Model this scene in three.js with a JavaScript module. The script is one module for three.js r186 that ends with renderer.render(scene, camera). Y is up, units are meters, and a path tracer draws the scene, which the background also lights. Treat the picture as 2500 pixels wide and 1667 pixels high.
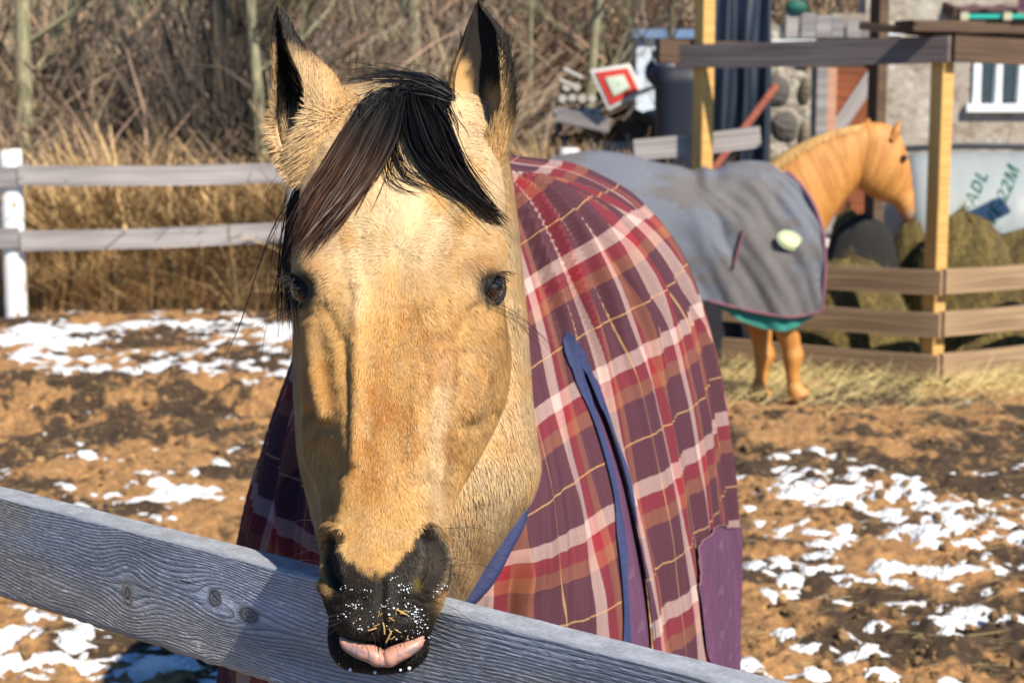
import * as THREE from 'three';
import { Sky } from 'three/addons/objects/Sky.js';
import { mergeGeometries } from 'three/addons/utils/BufferGeometryUtils.js';

// ---------------------------------------------------------------- camera, sky, sun, exposure
const scene = new THREE.Scene();
const FL = 3917, CX = 1250, CY = 833.5, EYE = 1.5, PITCH = Math.atan(538.5 / FL);   // lens length in pixels of a 2500 px wide frame
const camera = new THREE.PerspectiveCamera(2 * Math.atan(CY / FL) * 180 / Math.PI, 1024 / 682, 0.1, 400);
camera.position.set(0, EYE, 0);
camera.rotation.x = -PITCH;
camera.focus = 1.72;
camera.userData.fStop = 8.6;
const SUN_AZ = 40 * Math.PI / 180, SUN_EL = 43.5 * Math.PI / 180;   // azimuth from behind the camera towards the right
const sunDir = new THREE.Vector3(Math.sin(SUN_AZ) * Math.cos(SUN_EL), Math.sin(SUN_EL), Math.cos(SUN_AZ) * Math.cos(SUN_EL));
const sky = new Sky();
sky.name = 'sky';
sky.scale.setScalar(300);
sky.userData.kind = 'structure';
const su = sky.material.uniforms;
su.sunPosition.value.copy(sunDir);
su.turbidity.value = 2; su.rayleigh.value = 1.3; su.mieCoefficient.value = 0.004; su.mieDirectionalG.value = 0.8;
if (su.cloudCoverage) su.cloudCoverage.value = 0;
scene.add(sky);
scene.environmentIntensity = 0.1;
const sun = new THREE.DirectionalLight(new THREE.Color(1, 0.9, 0.74), 5);
sun.name = 'sun';
sun.position.copy(sunDir).multiplyScalar(40).add(new THREE.Vector3(0, 0, -8));
sun.target.position.set(0, 0, -8);
sun.castShadow = true;
Object.assign(sun.shadow.camera, { left: -20, right: 20, top: 20, bottom: -20, near: 1, far: 100 });
sun.shadow.mapSize.set(4096, 4096);
scene.add(sun, sun.target);
const renderer = new THREE.WebGLRenderer({ antialias: true });
renderer.toneMapping = THREE.LinearToneMapping;
renderer.toneMappingExposure = 1.5;
renderer.shadowMap.enabled = true;

// ---------------------------------------------------------------- helpers
const V = (x, y, z) => new THREE.Vector3(x, y, z);
function rng(seed) { let a = seed >>> 0; return () => { a = (a + 0x6D2B79F5) | 0; let t = Math.imul(a ^ (a >>> 15), 1 | a); t = (t + Math.imul(t ^ (t >>> 7), 61 | t)) ^ t; return ((t ^ (t >>> 14)) >>> 0) / 4294967296; }; }
const clamp = (x, a = 0, b = 1) => Math.min(b, Math.max(a, x)), mix = (a, b, t) => a + (b - a) * t;
const smooth = (a, b, x) => { const t = clamp((x - a) / (b - a)); return t * t * (3 - 2 * t); };
const gauss = (d, r) => Math.exp(-(d * d) / (r * r));
const SP = Math.sin(PITCH), CP = Math.cos(PITCH);
// a pixel of the photograph at a distance Z along the view axis, as a point of the place
const at = (px, py, Z) => { const xc = (px - CX) / FL * Z, yc = -(py - CY) / FL * Z; return V(xc, EYE + yc * CP - Z * SP, -Z * CP - yc * SP); };
const onGround = (px, py, h = 0) => { const dy = -(py - CY) / FL * CP - SP, Z = (h - EYE) / dy; return at(px, py, Z); };
// point at pixel with given horizontal distance D
const atD = (px, py, D) => { const yc = -(py - CY) / FL, Z = D / (CP + yc * SP); return at(px, py, Z); };
const hash2 = (x, y, s) => { let h = Math.imul(x | 0, 374761393) ^ Math.imul(y | 0, 668265263) ^ Math.imul(s | 0, 1274126177); h = Math.imul(h ^ (h >>> 13), 1274126177); return ((h ^ (h >>> 16)) >>> 0) / 4294967296; };
function vnoise(x, y, s = 0) { const ix = Math.floor(x), iy = Math.floor(y), fx = x - ix, fy = y - iy, u = fx * fx * (3 - 2 * fx), v = fy * fy * (3 - 2 * fy); return mix(mix(hash2(ix, iy, s), hash2(ix + 1, iy, s), u), mix(hash2(ix, iy + 1, s), hash2(ix + 1, iy + 1, s), u), v); }
function fbm(x, y, o = 4, s = 0) { let a = 0, w = 0.5, t = 0; for (let i = 0; i < o; i++) { a += w * vnoise(x, y, s + i * 17); t += w; x = x * 2.03 + 5.1; y = y * 2.03 + 1.7; w *= 0.5; } return a / t; }
// smooth curve through given values
function spl(xs, ys) {
  const n = xs.length, m = xs.map((_, i) => i === 0 ? (ys[1] - ys[0]) / (xs[1] - xs[0]) : i === n - 1 ? (ys[n - 1] - ys[n - 2]) / (xs[n - 1] - xs[n - 2]) : ((ys[i + 1] - ys[i]) / (xs[i + 1] - xs[i]) + (ys[i] - ys[i - 1]) / (xs[i] - xs[i - 1])) / 2);
  return (x) => { if (x <= xs[0]) return ys[0]; if (x >= xs[n - 1]) return ys[n - 1]; let i = 0; while (x > xs[i + 1]) i++; const h = xs[i + 1] - xs[i], t = (x - xs[i]) / h, t2 = t * t, t3 = t2 * t; return (2 * t3 - 3 * t2 + 1) * ys[i] + (t3 - 2 * t2 + t) * h * m[i] + (-2 * t3 + 3 * t2) * ys[i + 1] + (t3 - t2) * h * m[i + 1]; };
}
function geo(pos, idx, uv, col) {
  const g = new THREE.BufferGeometry();
  g.setAttribute('position', new THREE.BufferAttribute(pos instanceof Float32Array ? pos : new Float32Array(pos), 3));
  if (uv) g.setAttribute('uv', new THREE.BufferAttribute(uv instanceof Float32Array ? uv : new Float32Array(uv), 2));
  if (col) g.setAttribute('color', new THREE.BufferAttribute(col instanceof Float32Array ? col : new Float32Array(col), 3));
  g.setIndex(idx instanceof Uint32Array ? new THREE.BufferAttribute(idx, 1) : new THREE.BufferAttribute(new Uint32Array(idx), 1));
  g.computeVertexNormals();
  return g;
}
// skin over rings of points; a closed ring joins its last point to its first
function loft(rings, closed = true, capA = false, capB = false, uvScale = [1, 1]) {
  const n = rings[0].length, pos = [], uv = [], idx = [];
  rings.forEach((r, i) => r.forEach((p, j) => { pos.push(p.x, p.y, p.z); uv.push(j / n * uvScale[0], i / rings.length * uvScale[1]); }));
  const m = closed ? n : n - 1;
  for (let i = 0; i + 1 < rings.length; i++) for (let j = 0; j < m; j++) { const a = i * n + j, b = i * n + (j + 1) % n, c = a + n, d = b + n; idx.push(a, b, d, a, d, c); }
  const cap = (k, flip) => { const c = pos.length / 3, s = V(0, 0, 0); rings[k].forEach((p) => s.add(p)); s.multiplyScalar(1 / n); pos.push(s.x, s.y, s.z); uv.push(0.5, k ? uvScale[1] : 0); for (let j = 0; j < n; j++) { const a = k * n + j, b = k * n + (j + 1) % n; flip ? idx.push(c, b, a) : idx.push(c, a, b); } };
  if (capA) cap(0, true); if (capB) cap(rings.length - 1, false);
  return geo(pos, idx, uv);
}
// tube along points with a radius at each
function tube(pts, rad, sides = 8, sub = 4, flat = 1) {
  const c = new THREE.CatmullRomCurve3(pts), N = (pts.length - 1) * sub, rf = typeof rad === 'number' ? () => rad : (t) => { const k = t * (rad.length - 1), i = Math.min(rad.length - 2, Math.floor(k)); return mix(rad[i], rad[i + 1], k - i); };
  const fr = c.computeFrenetFrames(N, false), rings = [];
  for (let i = 0; i <= N; i++) { const p = c.getPoint(i / N), r = rf(i / N), ring = []; for (let j = 0; j < sides; j++) { const a = j / sides * Math.PI * 2; ring.push(p.clone().addScaledVector(fr.normals[i], Math.cos(a) * r).addScaledVector(fr.binormals[i], Math.sin(a) * r * flat)); } rings.push(ring); }
  return loft(rings, true, true, true, [1, c.getLength()]);
}
// box with chamfered edges, between two points of its centre line
const boxCache = new Map();
function chamferBox(w, h, d, b = 0.006) {
  const key = [w, h, d, b].map((x) => x.toFixed(4)).join();
  if (!boxCache.has(key)) {
    const s = new THREE.Shape(), x = w / 2 - b, y = h / 2 - b;
    s.moveTo(-x, -y); s.lineTo(x, -y); s.lineTo(x, y); s.lineTo(-x, y); s.lineTo(-x, -y);
    const g = new THREE.ExtrudeGeometry(s, { depth: d - 2 * b, bevelEnabled: true, bevelThickness: b, bevelSize: b, bevelSegments: 1, steps: 1 });
    g.translate(0, 0, -d / 2 + b);
    boxCache.set(key, g);
  }
  return boxCache.get(key);
}
// board: long axis x = from a to b; height hh (y), thickness tt; uv in metres along x
function board(a, b, hh, tt, bevel = 0.004, seg = 1, sag = 0) {
  const L = a.distanceTo(b), g = new THREE.BoxGeometry(L, hh, tt, Math.max(1, seg), 1, 1), p = g.attributes.position, uv = g.attributes.uv, n = g.attributes.normal;
  for (let i = 0; i < p.count; i++) {
    const X = p.getX(i), Y = p.getY(i), Z = p.getZ(i);
    uv.setXY(i, X + 7, Math.abs(n.getY(i)) > 0.5 ? Z + 3 : Y);
    if (sag) p.setY(i, Y - sag * (1 - (2 * X / L) ** 2) + (fbm(X * 3 + a.x * 9, Y * 7, 2, 5) - 0.5) * 0.008);
  }
  const dir = b.clone().sub(a).normalize(), z = dir.clone().cross(V(0, 1, 0)).normalize(), up = z.clone().cross(dir);
  g.applyMatrix4(new THREE.Matrix4().makeBasis(dir, up, z).setPosition(a.clone().add(b).multiplyScalar(0.5)));
  g.computeVertexNormals();
  return g;
}
const taken = new Map();
const numbered = (name) => { const k = taken.get(name) ?? 0; taken.set(name, k + 1); return k ? name + '_' + String(k).padStart(3, '0') : name; };
function tag(o, label, category, group, kind) { if (label) o.userData.label = label; if (category) o.userData.category = category; if (group) o.userData.group = group; if (kind) o.userData.kind = kind; return o; }
function thing(name, label, category, group) { const o = new THREE.Group(); o.name = numbered(name); scene.add(o); return tag(o, label, category, group); }
function part(parent, name, g, m, label) { const o = new THREE.Mesh(g, m); o.name = name; parent.add(o); if (label) o.userData.label = label; return o; }
function single(name, g, m, label, category, group) { const o = new THREE.Mesh(g, m); o.name = numbered(name); scene.add(o); return tag(o, label, category, group); }
const lin = (r, g, b) => new THREE.Color().setRGB(r, g, b);
const srgb = (r, g, b) => new THREE.Color().setRGB(r / 255, g / 255, b / 255, THREE.SRGBColorSpace);
function dataTex(w, h, fn, colour = true) {
  const d = new Uint8Array(w * h * 4);
  for (let y = 0; y < h; y++) for (let x = 0; x < w; x++) { const c = fn(x / w, y / h, x, y), o = (y * w + x) * 4; if (typeof c === 'number') d[o] = d[o + 1] = d[o + 2] = clamp(c) * 255; else { d[o] = clamp(c[0]) * 255; d[o + 1] = clamp(c[1]) * 255; d[o + 2] = clamp(c[2]) * 255; } d[o + 3] = 255; }
  const t = new THREE.DataTexture(d, w, h);
  t.magFilter = THREE.LinearFilter; t.minFilter = THREE.LinearMipmapLinearFilter; t.wrapS = t.wrapT = THREE.RepeatWrapping;
  if (colour) t.colorSpace = THREE.SRGBColorSpace;
  t.needsUpdate = true;
  return t;
}
// noise that repeats over the unit square
const tnoise = (u, v, fu, fv, s) => { const x = u * fu, y = v * fv, ix = Math.floor(x), iy = Math.floor(y), fx = x - ix, fy = y - iy, a = fx * fx * (3 - 2 * fx), b = fy * fy * (3 - 2 * fy), w = (i, j) => hash2(((i % fu) + fu) % fu, ((j % fv) + fv) % fv, s); return mix(mix(w(ix, iy), w(ix + 1, iy), a), mix(w(ix, iy + 1), w(ix + 1, iy + 1), a), b); };
const std = (o) => new THREE.MeshStandardMaterial({ roughness: 0.9, metalness: 0, ...o });
// ---------------------------------------------------------------- ground: trodden mud, snow lying in its hollows
const gdist = (x, z) => Math.hypot(x, z);
function mudMasks(x, z) {                                       // how trodden, how strawy
  const D = -z, straw = smooth(0.2, 1.4, x) * smooth(7.6, 9.0, D) * (1 - smooth(14, 15.5, D)) ;
  return { straw };
}
function mudHeight(x, z) {
  const { straw } = mudMasks(x, z);
  const w1 = fbm(x * 1.1, z * 1.1, 3, 3), big = (fbm(x * 0.7 + 3, z * 0.9, 3, 11) - 0.5) * 0.10;
  const lump = Math.pow(fbm(x * 7 + w1 * 2, z * 7, 3, 21), 1.6) * 0.105, clod = Math.pow(clamp(1 - Math.abs(2 * fbm(x * 11 + w1 * 3, z * 11, 2, 31) - 1) * 1.6), 1.5) * 0.034, fine = (Math.abs(vnoise(x * 36 + w1 * 5, z * 36, 41) - 0.5) + 0.6 * Math.abs(vnoise(x * 71, z * 71, 43) - 0.5)) * 0.045;
  const rough = mix(1, 0.35, straw) * (0.65 + 0.8 * smooth(0.42, 0.62, fbm(x * 0.6, z * 0.6, 2, 51)));
  return big * (1 - 0.6 * straw) + (lump + clod + fine) * rough - 0.05;
}
const snowPatch = (x, z) => {                                   // where snow has kept
  const D = -z, left = 1 - smooth(-0.6, 0.4, x);
  let c = 0.18;
  c += left * (0.50 * smooth(7.9, 8.9, D) * (1 - smooth(11.6, 12.3, D)) - 0.22 * smooth(6.9, 7.2, D) * (1 - smooth(7.6, 8.0, D)));
  c += left * 0.42 * (1 - smooth(4.5, 5.3, D)) ;
  c += (1 - left) * (0.30 * (1 - smooth(6.5, 7.1, D)) - 0.9 * smooth(7.0, 7.5, D));
  return c;
};
function snowHeight(x, z) {
  const big = (fbm(x * 0.7 + 3, z * 0.9, 3, 11) - 0.5) * 0.10, n = fbm(x * 1.5 + 9, z * 1.9, 3, 61), n2 = fbm(x * 4.5, z * 5.5, 2, 71);
  return big * 0.95 - 0.05 - 0.045 + 0.062 * snowPatch(x, z) + 0.036 + (n - 0.5) * 0.085 + (n2 - 0.5) * 0.06 + (fbm(x * 11, z * 25, 3, 73) - 0.5) * 0.125 + 0.004;
}
function sheet(fn, D0, D1, nD, nX, spread, xlim) {
  const pos = [], uv = [], idx = [];
  for (let i = 0; i <= nD; i++) { const k0 = 0.1, t = i / nD, D = t < k0 ? mix(D0, 3.8, t / k0) : 3.8 * Math.pow(D1 / 3.8, (t - k0) / (1 - k0)), half = spread * D + 0.9; for (let j = 0; j <= nX; j++) { const q = j / nX * 2 - 1, m = Math.abs(q), x = Math.sign(q) * (m < 0.8 ? m / 0.8 * half : half + (m - 0.8) / 0.2 * (0.42 * D + 1.6)); pos.push(x, fn(x, -D), -D); uv.push(x, D); } }
  for (let i = 0; i < nD; i++) for (let j = 0; j < nX; j++) { const a = i * (nX + 1) + j, b = a + 1, c = a + nX + 1, d = c + 1; idx.push(a, b, d, a, d, c); }
  return geo(pos, idx, uv);
}
const mudCol = dataTex(1024, 1024, (u, v) => {
  const a = tnoise(u, v, 9, 9, 1) * 0.5 + tnoise(u, v, 23, 23, 2) * 0.3 + tnoise(u, v, 61, 61, 3) * 0.2, f = tnoise(u, v, 190, 190, 4), g = tnoise(u, v, 350, 350, 5);
  const wet = smooth(0.56, 0.42, a), straw = smooth(0.72, 0.95, tnoise(u, v, 160, 40, 7) * 0.6 + tnoise(u, v, 50, 200, 8) * 0.45);
  let r = mix(0.565, 0.235, wet), gg = mix(0.42, 0.175, wet), b = mix(0.265, 0.115, wet);
  const k = 0.78 + 0.28 * f + 0.16 * g;
  r *= k; gg *= k; b *= k;
  return [mix(r, 0.8, straw * 0.5), mix(gg, 0.64, straw * 0.5), mix(b, 0.38, straw * 0.5)];
});
mudCol.repeat.set(0.45, 0.45);
const mudMat = std({ map: mudCol, roughness: 0.95 });
const ground = new THREE.Mesh(sheet(mudHeight, 1.2, 15, 620, 520, 0.36), mudMat);
ground.name = 'ground'; ground.userData.kind = 'structure'; scene.add(ground);
// the land further out, as one wide sheet that dips a little under the trodden yard
function landHeight(x, z) {
  const D = -z, yard = smooth(0, 1.2, Math.max(Math.abs(x) - (0.78 * clamp(D, 1, 15) + 1.2), D - 14, 1.6 - D));
  const rise = smooth(20, 95, D + Math.abs(x) * 0.12 - 2) * 17 + smooth(14, 40, D) * 0.9;
  return -0.3 + 0.25 * yard + rise + (fbm(x * 0.12, z * 0.12, 3, 91) - 0.5) * 1.4 * smooth(16, 50, D);
}
{
  const pos = [], uv = [], idx = [], n = 160;
  for (let i = 0; i <= n; i++) for (let j = 0; j <= n; j++) { const x = Math.sign(j / n - 0.5) * Math.pow(Math.abs(j / n * 2 - 1), 1.7) * 150, z = 20 - Math.pow(i / n, 1.5) * 190; pos.push(x, landHeight(x, z), z); uv.push(x, z); }
  for (let i = 0; i < n; i++) for (let j = 0; j < n; j++) { const a = i * (n + 1) + j, c = a + n + 1; idx.push(a, a + 1, c + 1, a, c + 1, c); }
  const litter = dataTex(512, 512, (u, v) => { const a = tnoise(u, v, 20, 20, 1) * 0.5 + tnoise(u, v, 70, 70, 2) * 0.5, f = tnoise(u, v, 200, 200, 3), k = 0.5 + 0.5 * a + 0.25 * f; return [0.40 * k, 0.32 * k, 0.25 * k]; });
  litter.repeat.set(0.3, 0.3);
  const land = new THREE.Mesh(geo(pos, idx, uv), std({ map: litter, roughness: 1 }));
  land.name = 'hillside'; land.userData.kind = 'structure'; scene.add(land);
}
const snowMat = new THREE.MeshPhysicalMaterial({ color: lin(0.74, 0.76, 0.79), roughness: 0.8, bumpMap: dataTex(256, 256, (u, v) => tnoise(u, v, 30, 30, 1) * 0.5 + tnoise(u, v, 90, 90, 2) * 0.5, false), bumpScale: 0.012 });
snowMat.bumpMap.repeat.set(3, 3);
const snow = new THREE.Mesh(sheet(snowHeight, 1.6, 13.5, 420, 360, 0.36), snowMat);
snow.name = 'snow'; snow.userData.kind = 'structure'; scene.add(snow);
// loose clods of mud, and straw trodden in, beyond counting
function instanced(name, g, m, list, label, category) {
  const o = new THREE.InstancedMesh(g, m, list.length), d = new THREE.Object3D(), c = new THREE.Color();
  list.forEach((e, i) => { d.position.set(...e.p); d.rotation.set(...(e.r ?? [0, 0, 0])); typeof e.s === 'number' ? d.scale.setScalar(e.s) : d.scale.set(...e.s); d.updateMatrix(); o.setMatrixAt(i, d.matrix); if (e.c) o.setColorAt(i, c.setRGB(...e.c)); });
  o.name = numbered(name); scene.add(o);
  return tag(o, label, category, null, 'stuff');
}
{
  const r = rng(11), g = new THREE.IcosahedronGeometry(1, 1), p = g.attributes.position, list = [];
  for (let i = 0; i < p.count; i++) { const v = V(p.getX(i), p.getY(i), p.getZ(i)), k = 0.55 + 0.9 * Math.abs(fbm(v.x * 2.2 + 4, v.y * 2.2 + v.z * 1.9, 3, 7) - 0.3); p.setXYZ(i, v.x * k, v.y * k * 0.8, v.z * k); }
  g.computeVertexNormals();
  for (let i = 0; i < 12500; i++) {
    const D = 3.4 + 8 * Math.pow(r(), 1.1), x = (r() * 2 - 1) * (0.46 * D + 0.6), s = 0.006 + 0.022 * Math.pow(r(), 4), w = mudMasks(x, -D).straw;
    if (r() < w * 0.85) continue;
    if (vnoise(x * 1.6, D * 1.6, 77) < 0.42 && r() < 0.8) continue;
    const k = 0.35 + 0.75 * r() * r() + 0.2 * r();
    list.push({ p: [x, Math.max(mudHeight(x, -D), snowHeight(x, -D) - 0.01) + s * 0.35, -D], r: [r() * 6, r() * 6, r() * 6], s: [s * (0.8 + r() * 0.6), s * (0.7 + 0.5 * r()), s], c: [0.30 * k, 0.175 * k, 0.075 * k] });
  }
  instanced('mud_clods', g, std({ roughness: 0.95 }), list, 'loose crumbs and clods of brown mud over the yard', 'mud');
}
const bladeGeo = (L, w, bend, twist = 0.4) => { const pos = [], idx = [], n = 4; for (let i = 0; i <= n; i++) { const t = i / n, ww = w * (1 - 0.8 * t) / 2, y = L * (t - 0.25 * bend * t * t), z = bend * L * 0.6 * t * t, a = twist * t; pos.push(-ww * Math.cos(a), y, z - ww * Math.sin(a), ww * Math.cos(a), y, z + ww * Math.sin(a)); if (i < n) { const k = i * 2; idx.push(k, k + 1, k + 3, k, k + 3, k + 2); } } return geo(pos, idx, null); };
{
  const r = rng(21), g = bladeGeo(1, 0.018, 0.35), list = [];
  for (let i = 0; i < 26000; i++) {
    const D = 7.4 + 4.6 * r(), x = 0.3 + 4.2 * r(), e = mudMasks(x, -D).straw, near = smooth(8.3, 9.0, D);
    if (r() > e * (0.10 + 0.9 * near)) continue;
    const k = 0.85 + 0.7 * r(), L = 0.06 + 0.16 * r();
    list.push({ p: [x, mudHeight(x, -D) + 0.005 + 0.06 * near * r(), -D], r: [Math.PI / 2 - 0.5 * r() * near - 0.1, 0, r() * 6.28], s: L, c: [0.62 * k, 0.50 * k, 0.22 * k] });
  }
  for (const e of list) { const a = e.r[2]; e.r = [0, a, 1.45 - 0.55 * Math.abs(Math.sin(a * 7))]; }
  for (let i = 0; i < 2600; i++) { const D = 4 + 5 * r(), x = (r() * 2 - 1) * 0.34 * D, k = 0.5 + 0.4 * r(); list.push({ p: [x, mudHeight(x, -D) + 0.006, -D], r: [0, r() * 6.28, 1.5], s: 0.05 + 0.12 * r(), c: [0.55 * k, 0.42 * k, 0.2 * k] }); }
  instanced('loose_straw', g, std({ side: THREE.DoubleSide, roughness: 0.8 }), list, 'yellow straw strewn over the mud at the hay feeder', 'straw');
}

// ---------------------------------------------------------------- wood
function grainTex(seed, c0, c1, fu = 3, fv = 40) {
  return dataTex(512, 256, (u, v) => { const w = (tnoise(u, v, fu, 6, seed) - 0.5) * 0.12, n = tnoise(u, (v + w + 1) % 1, fu, fv, seed + 1), n2 = tnoise(u, (v + w + 1) % 1, 8, fv * 3, seed + 2), st = tnoise(u, v, 6, 4, seed + 3), k = clamp(0.55 * n + 0.3 * n2 + 0.25 * st - 0.05); return [mix(c0[0], c1[0], k), mix(c0[1], c1[1], k), mix(c0[2], c1[2], k)]; });
}
const bumpFine = dataTex(512, 256, (u, v) => { const w = (tnoise(u, v, 3, 6, 3) - 0.5) * 0.1; return tnoise(u, (v + w + 1) % 1, 4, 60, 1) * 0.6 + tnoise(u, v, 20, 120, 2) * 0.4; }, false);
function woodMat(seed, c0, c1, rep = [0.6, 3]) { const m = grainTex(seed, c0, c1), b = bumpFine.clone(); m.repeat.set(...rep); b.repeat.set(...rep); b.needsUpdate = true; return std({ map: m, bumpMap: b, bumpScale: 0.0025, roughness: 0.85 }); }
const greyWood = woodMat(1, [0.42, 0.40, 0.40], [0.74, 0.71, 0.70]);
const greyWood2 = woodMat(5, [0.36, 0.35, 0.36], [0.66, 0.64, 0.64]);
const tanWood = woodMat(9, [0.45, 0.36, 0.27], [0.72, 0.60, 0.46]);
const freshWood = woodMat(13, [0.74, 0.55, 0.30], [0.93, 0.76, 0.46]);
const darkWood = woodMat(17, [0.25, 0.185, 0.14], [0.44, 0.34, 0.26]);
const paintMat = std({ map: (() => { const t = dataTex(256, 256, (u, v) => { const n = tnoise(u, v, 12, 5, 1) * 0.6 + tnoise(u, v, 50, 14, 2) * 0.4, bare = smooth(0.70, 0.80, n); const k = 0.93 + 0.07 * tnoise(u, v, 60, 8, 4); return [mix(0.93 * k, 0.62, bare), mix(0.93 * k, 0.55, bare), mix(0.92 * k, 0.47, bare)]; }); return t; })(), roughness: 0.7 });

// ---------------------------------------------------------------- far post-and-rail fence
{
  const f = thing('rail_fence', 'white round posts with weathered grey double rails along the dry brush', 'fence');
  const base = [onGround(38, 772), onGround(735, 757)], dirv = base[1].clone().sub(base[0]);
  const posts = [-2, -1, 0, 1, 2, 3].map((k) => { const p = base[0].clone().addScaledVector(dirv, k); return p; });
  const H = 1.33, R = 0.088;
  const postG = () => { const r = rng(31), rings = []; for (let i = 0; i <= 14; i++) { const y = -0.25 + (H + 0.25) * i / 14, ring = []; for (let j = 0; j < 20; j++) { const a = j / 20 * Math.PI * 2, rr = R * (i === 14 ? 0.9 : 1) * (1 + 0.05 * (vnoise(Math.cos(a) * 1.5 + 5, y * 1.5, 3) - 0.5)); ring.push(V(Math.cos(a) * rr, y - (i === 14 ? 0.012 * (1 + Math.cos(a)) : 0), Math.sin(a) * rr)); } rings.push(ring); } return loft(rings, true, false, true, [1, 2]); };
  const pg = postG();
  const nrm = dirv.clone().cross(V(0, 1, 0)).normalize(); if (nrm.z < 0) nrm.negate();   // towards the camera
  posts.forEach((p, i) => { const m = part(f, 'post', pg, paintMat); m.position.set(p.x, -0.04, p.z); m.rotation.y = i * 1.3; m.rotation.z = 0.012 * ((i * 7) % 3 - 1); });
  const off = nrm.clone().multiplyScalar(R + 0.022);
  for (let k = 0; k + 1 < posts.length; k++) for (const [h0, h1] of [[1.09 , 1.10], [0.59, 0.64]]) {
    const odd = k % 2, a = posts[k].clone().add(off).addScaledVector(nrm, odd ? 0.0 : 0.002), b = posts[k + 1].clone().add(off);
    const e = b.clone().sub(a).normalize().multiplyScalar(0.07); a.add(e); b.add(e).sub(e.clone().setLength(0.01));
    a.y = h0 - (k === 1 ? 0.03 : 0); b.y = h1 - (k === 1 ? 0.02 : 0);
    part(f, 'rail', board(a, b, 0.152, 0.04, 0.004, 12, 0.012), odd ? greyWood2 : greyWood);
  }
}
// ---------------------------------------------------------------- hay feeder with posts, rails and a board roof
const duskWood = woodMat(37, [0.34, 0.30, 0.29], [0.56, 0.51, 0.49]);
const FC = onGround(2275, 925), FD = -FC.z;
const flat = (px, D) => { const p = atD(px, 600, D); p.y = 0; return p; };
const FLp = flat(1712, FD + 0.9), FB = flat(2131, FD + 1.75), FR = FC.clone().add(FB).sub(FLp);
const hAt = (py, D) => atD(1250, py, D).y;                     // height of a pixel row at a distance
{
  const f = thing('hay_feeder', 'open timber hay feeder with pale posts, three rails and a low board roof', 'feeder');
  const lath = (p, h, m, y0 = -0.1, rot = 0.62) => { const g = chamferBox(0.095, h - y0, 0.095, 0.005), o = part(f, 'post', g, m); o.position.set(p.x, (h + y0) / 2, p.z); o.rotation.y = rot; return o; };
  const railTop = [[657, 716], [759, 820], [861, 921]].map(([a, b]) => [hAt((a + b) / 2, FD), hAt(a, FD) - hAt(b, FD)]);
  const beamY = hAt(122, FD), beamH = hAt(92, FD) - hAt(152, FD);
  lath(FC, beamY - beamH / 2, freshWood);
  lath(FLp, 2.75, freshWood);
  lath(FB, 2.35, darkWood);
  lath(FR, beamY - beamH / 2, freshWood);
  const outward = (a, b) => { const n = b.clone().sub(a).cross(V(0, 1, 0)).normalize(), c = FC.clone().add(FB).multiplyScalar(0.5), m = a.clone().add(b).multiplyScalar(0.5); if (n.dot(m.sub(c)) < 0) n.negate(); return n; };
  const face = (a, b, ext, ys) => { const n = outward(a, b), d = b.clone().sub(a).normalize(), o = n.clone().multiplyScalar(0.09); for (const [y, h, m, th] of ys) { const p = a.clone().add(o).addScaledVector(d, -ext[0]), q = b.clone().add(o).addScaledVector(d, ext[1]); p.y = q.y = y; part(f, h > 0.142 ? 'beam' : 'rail', board(p, q, h, th ?? 0.04, 0.004, 6, 0.004), m); } };
  const rails = railTop.map(([y, h], i) => [y, Math.min(h, 0.141), i === 1 ? tanWood : tanWood]);
  face(FC, FLp, [0.075, 0.02], rails);
  face(FC, FR, [0.03, 0.1], rails.map(([y, h, m]) => [y + 0.006, h, m]));
  face(FLp, FB, [0.05, 0.05], rails);
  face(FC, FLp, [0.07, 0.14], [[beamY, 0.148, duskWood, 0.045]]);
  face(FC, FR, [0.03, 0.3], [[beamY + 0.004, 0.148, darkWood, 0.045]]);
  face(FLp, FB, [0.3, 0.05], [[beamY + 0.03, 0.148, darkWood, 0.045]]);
  // roof boards, low pitch, over the right-hand half
  const e = FR.clone().sub(FC).normalize(), w = FB.clone().sub(FR).normalize();
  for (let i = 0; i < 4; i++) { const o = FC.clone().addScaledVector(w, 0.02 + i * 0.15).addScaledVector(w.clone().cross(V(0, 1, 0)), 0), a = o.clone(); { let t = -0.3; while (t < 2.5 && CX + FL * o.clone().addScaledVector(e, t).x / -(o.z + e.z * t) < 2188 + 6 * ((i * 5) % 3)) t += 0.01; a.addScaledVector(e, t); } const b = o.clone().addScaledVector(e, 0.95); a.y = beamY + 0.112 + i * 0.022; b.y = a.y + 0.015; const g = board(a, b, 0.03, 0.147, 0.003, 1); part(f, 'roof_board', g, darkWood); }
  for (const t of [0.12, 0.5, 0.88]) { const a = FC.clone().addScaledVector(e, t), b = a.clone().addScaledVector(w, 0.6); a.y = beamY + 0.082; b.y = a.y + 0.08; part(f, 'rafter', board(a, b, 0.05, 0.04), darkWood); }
  // short weathered rail nailed behind the left post
  { const a = atD(1548, 366, FD + 1.02), b = atD(1857, 334, FD + 1.02); part(f, 'upper_rail', board(a, b, 0.135, 0.035, 0.003, 6, 0.006), greyWood); }
}
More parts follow.
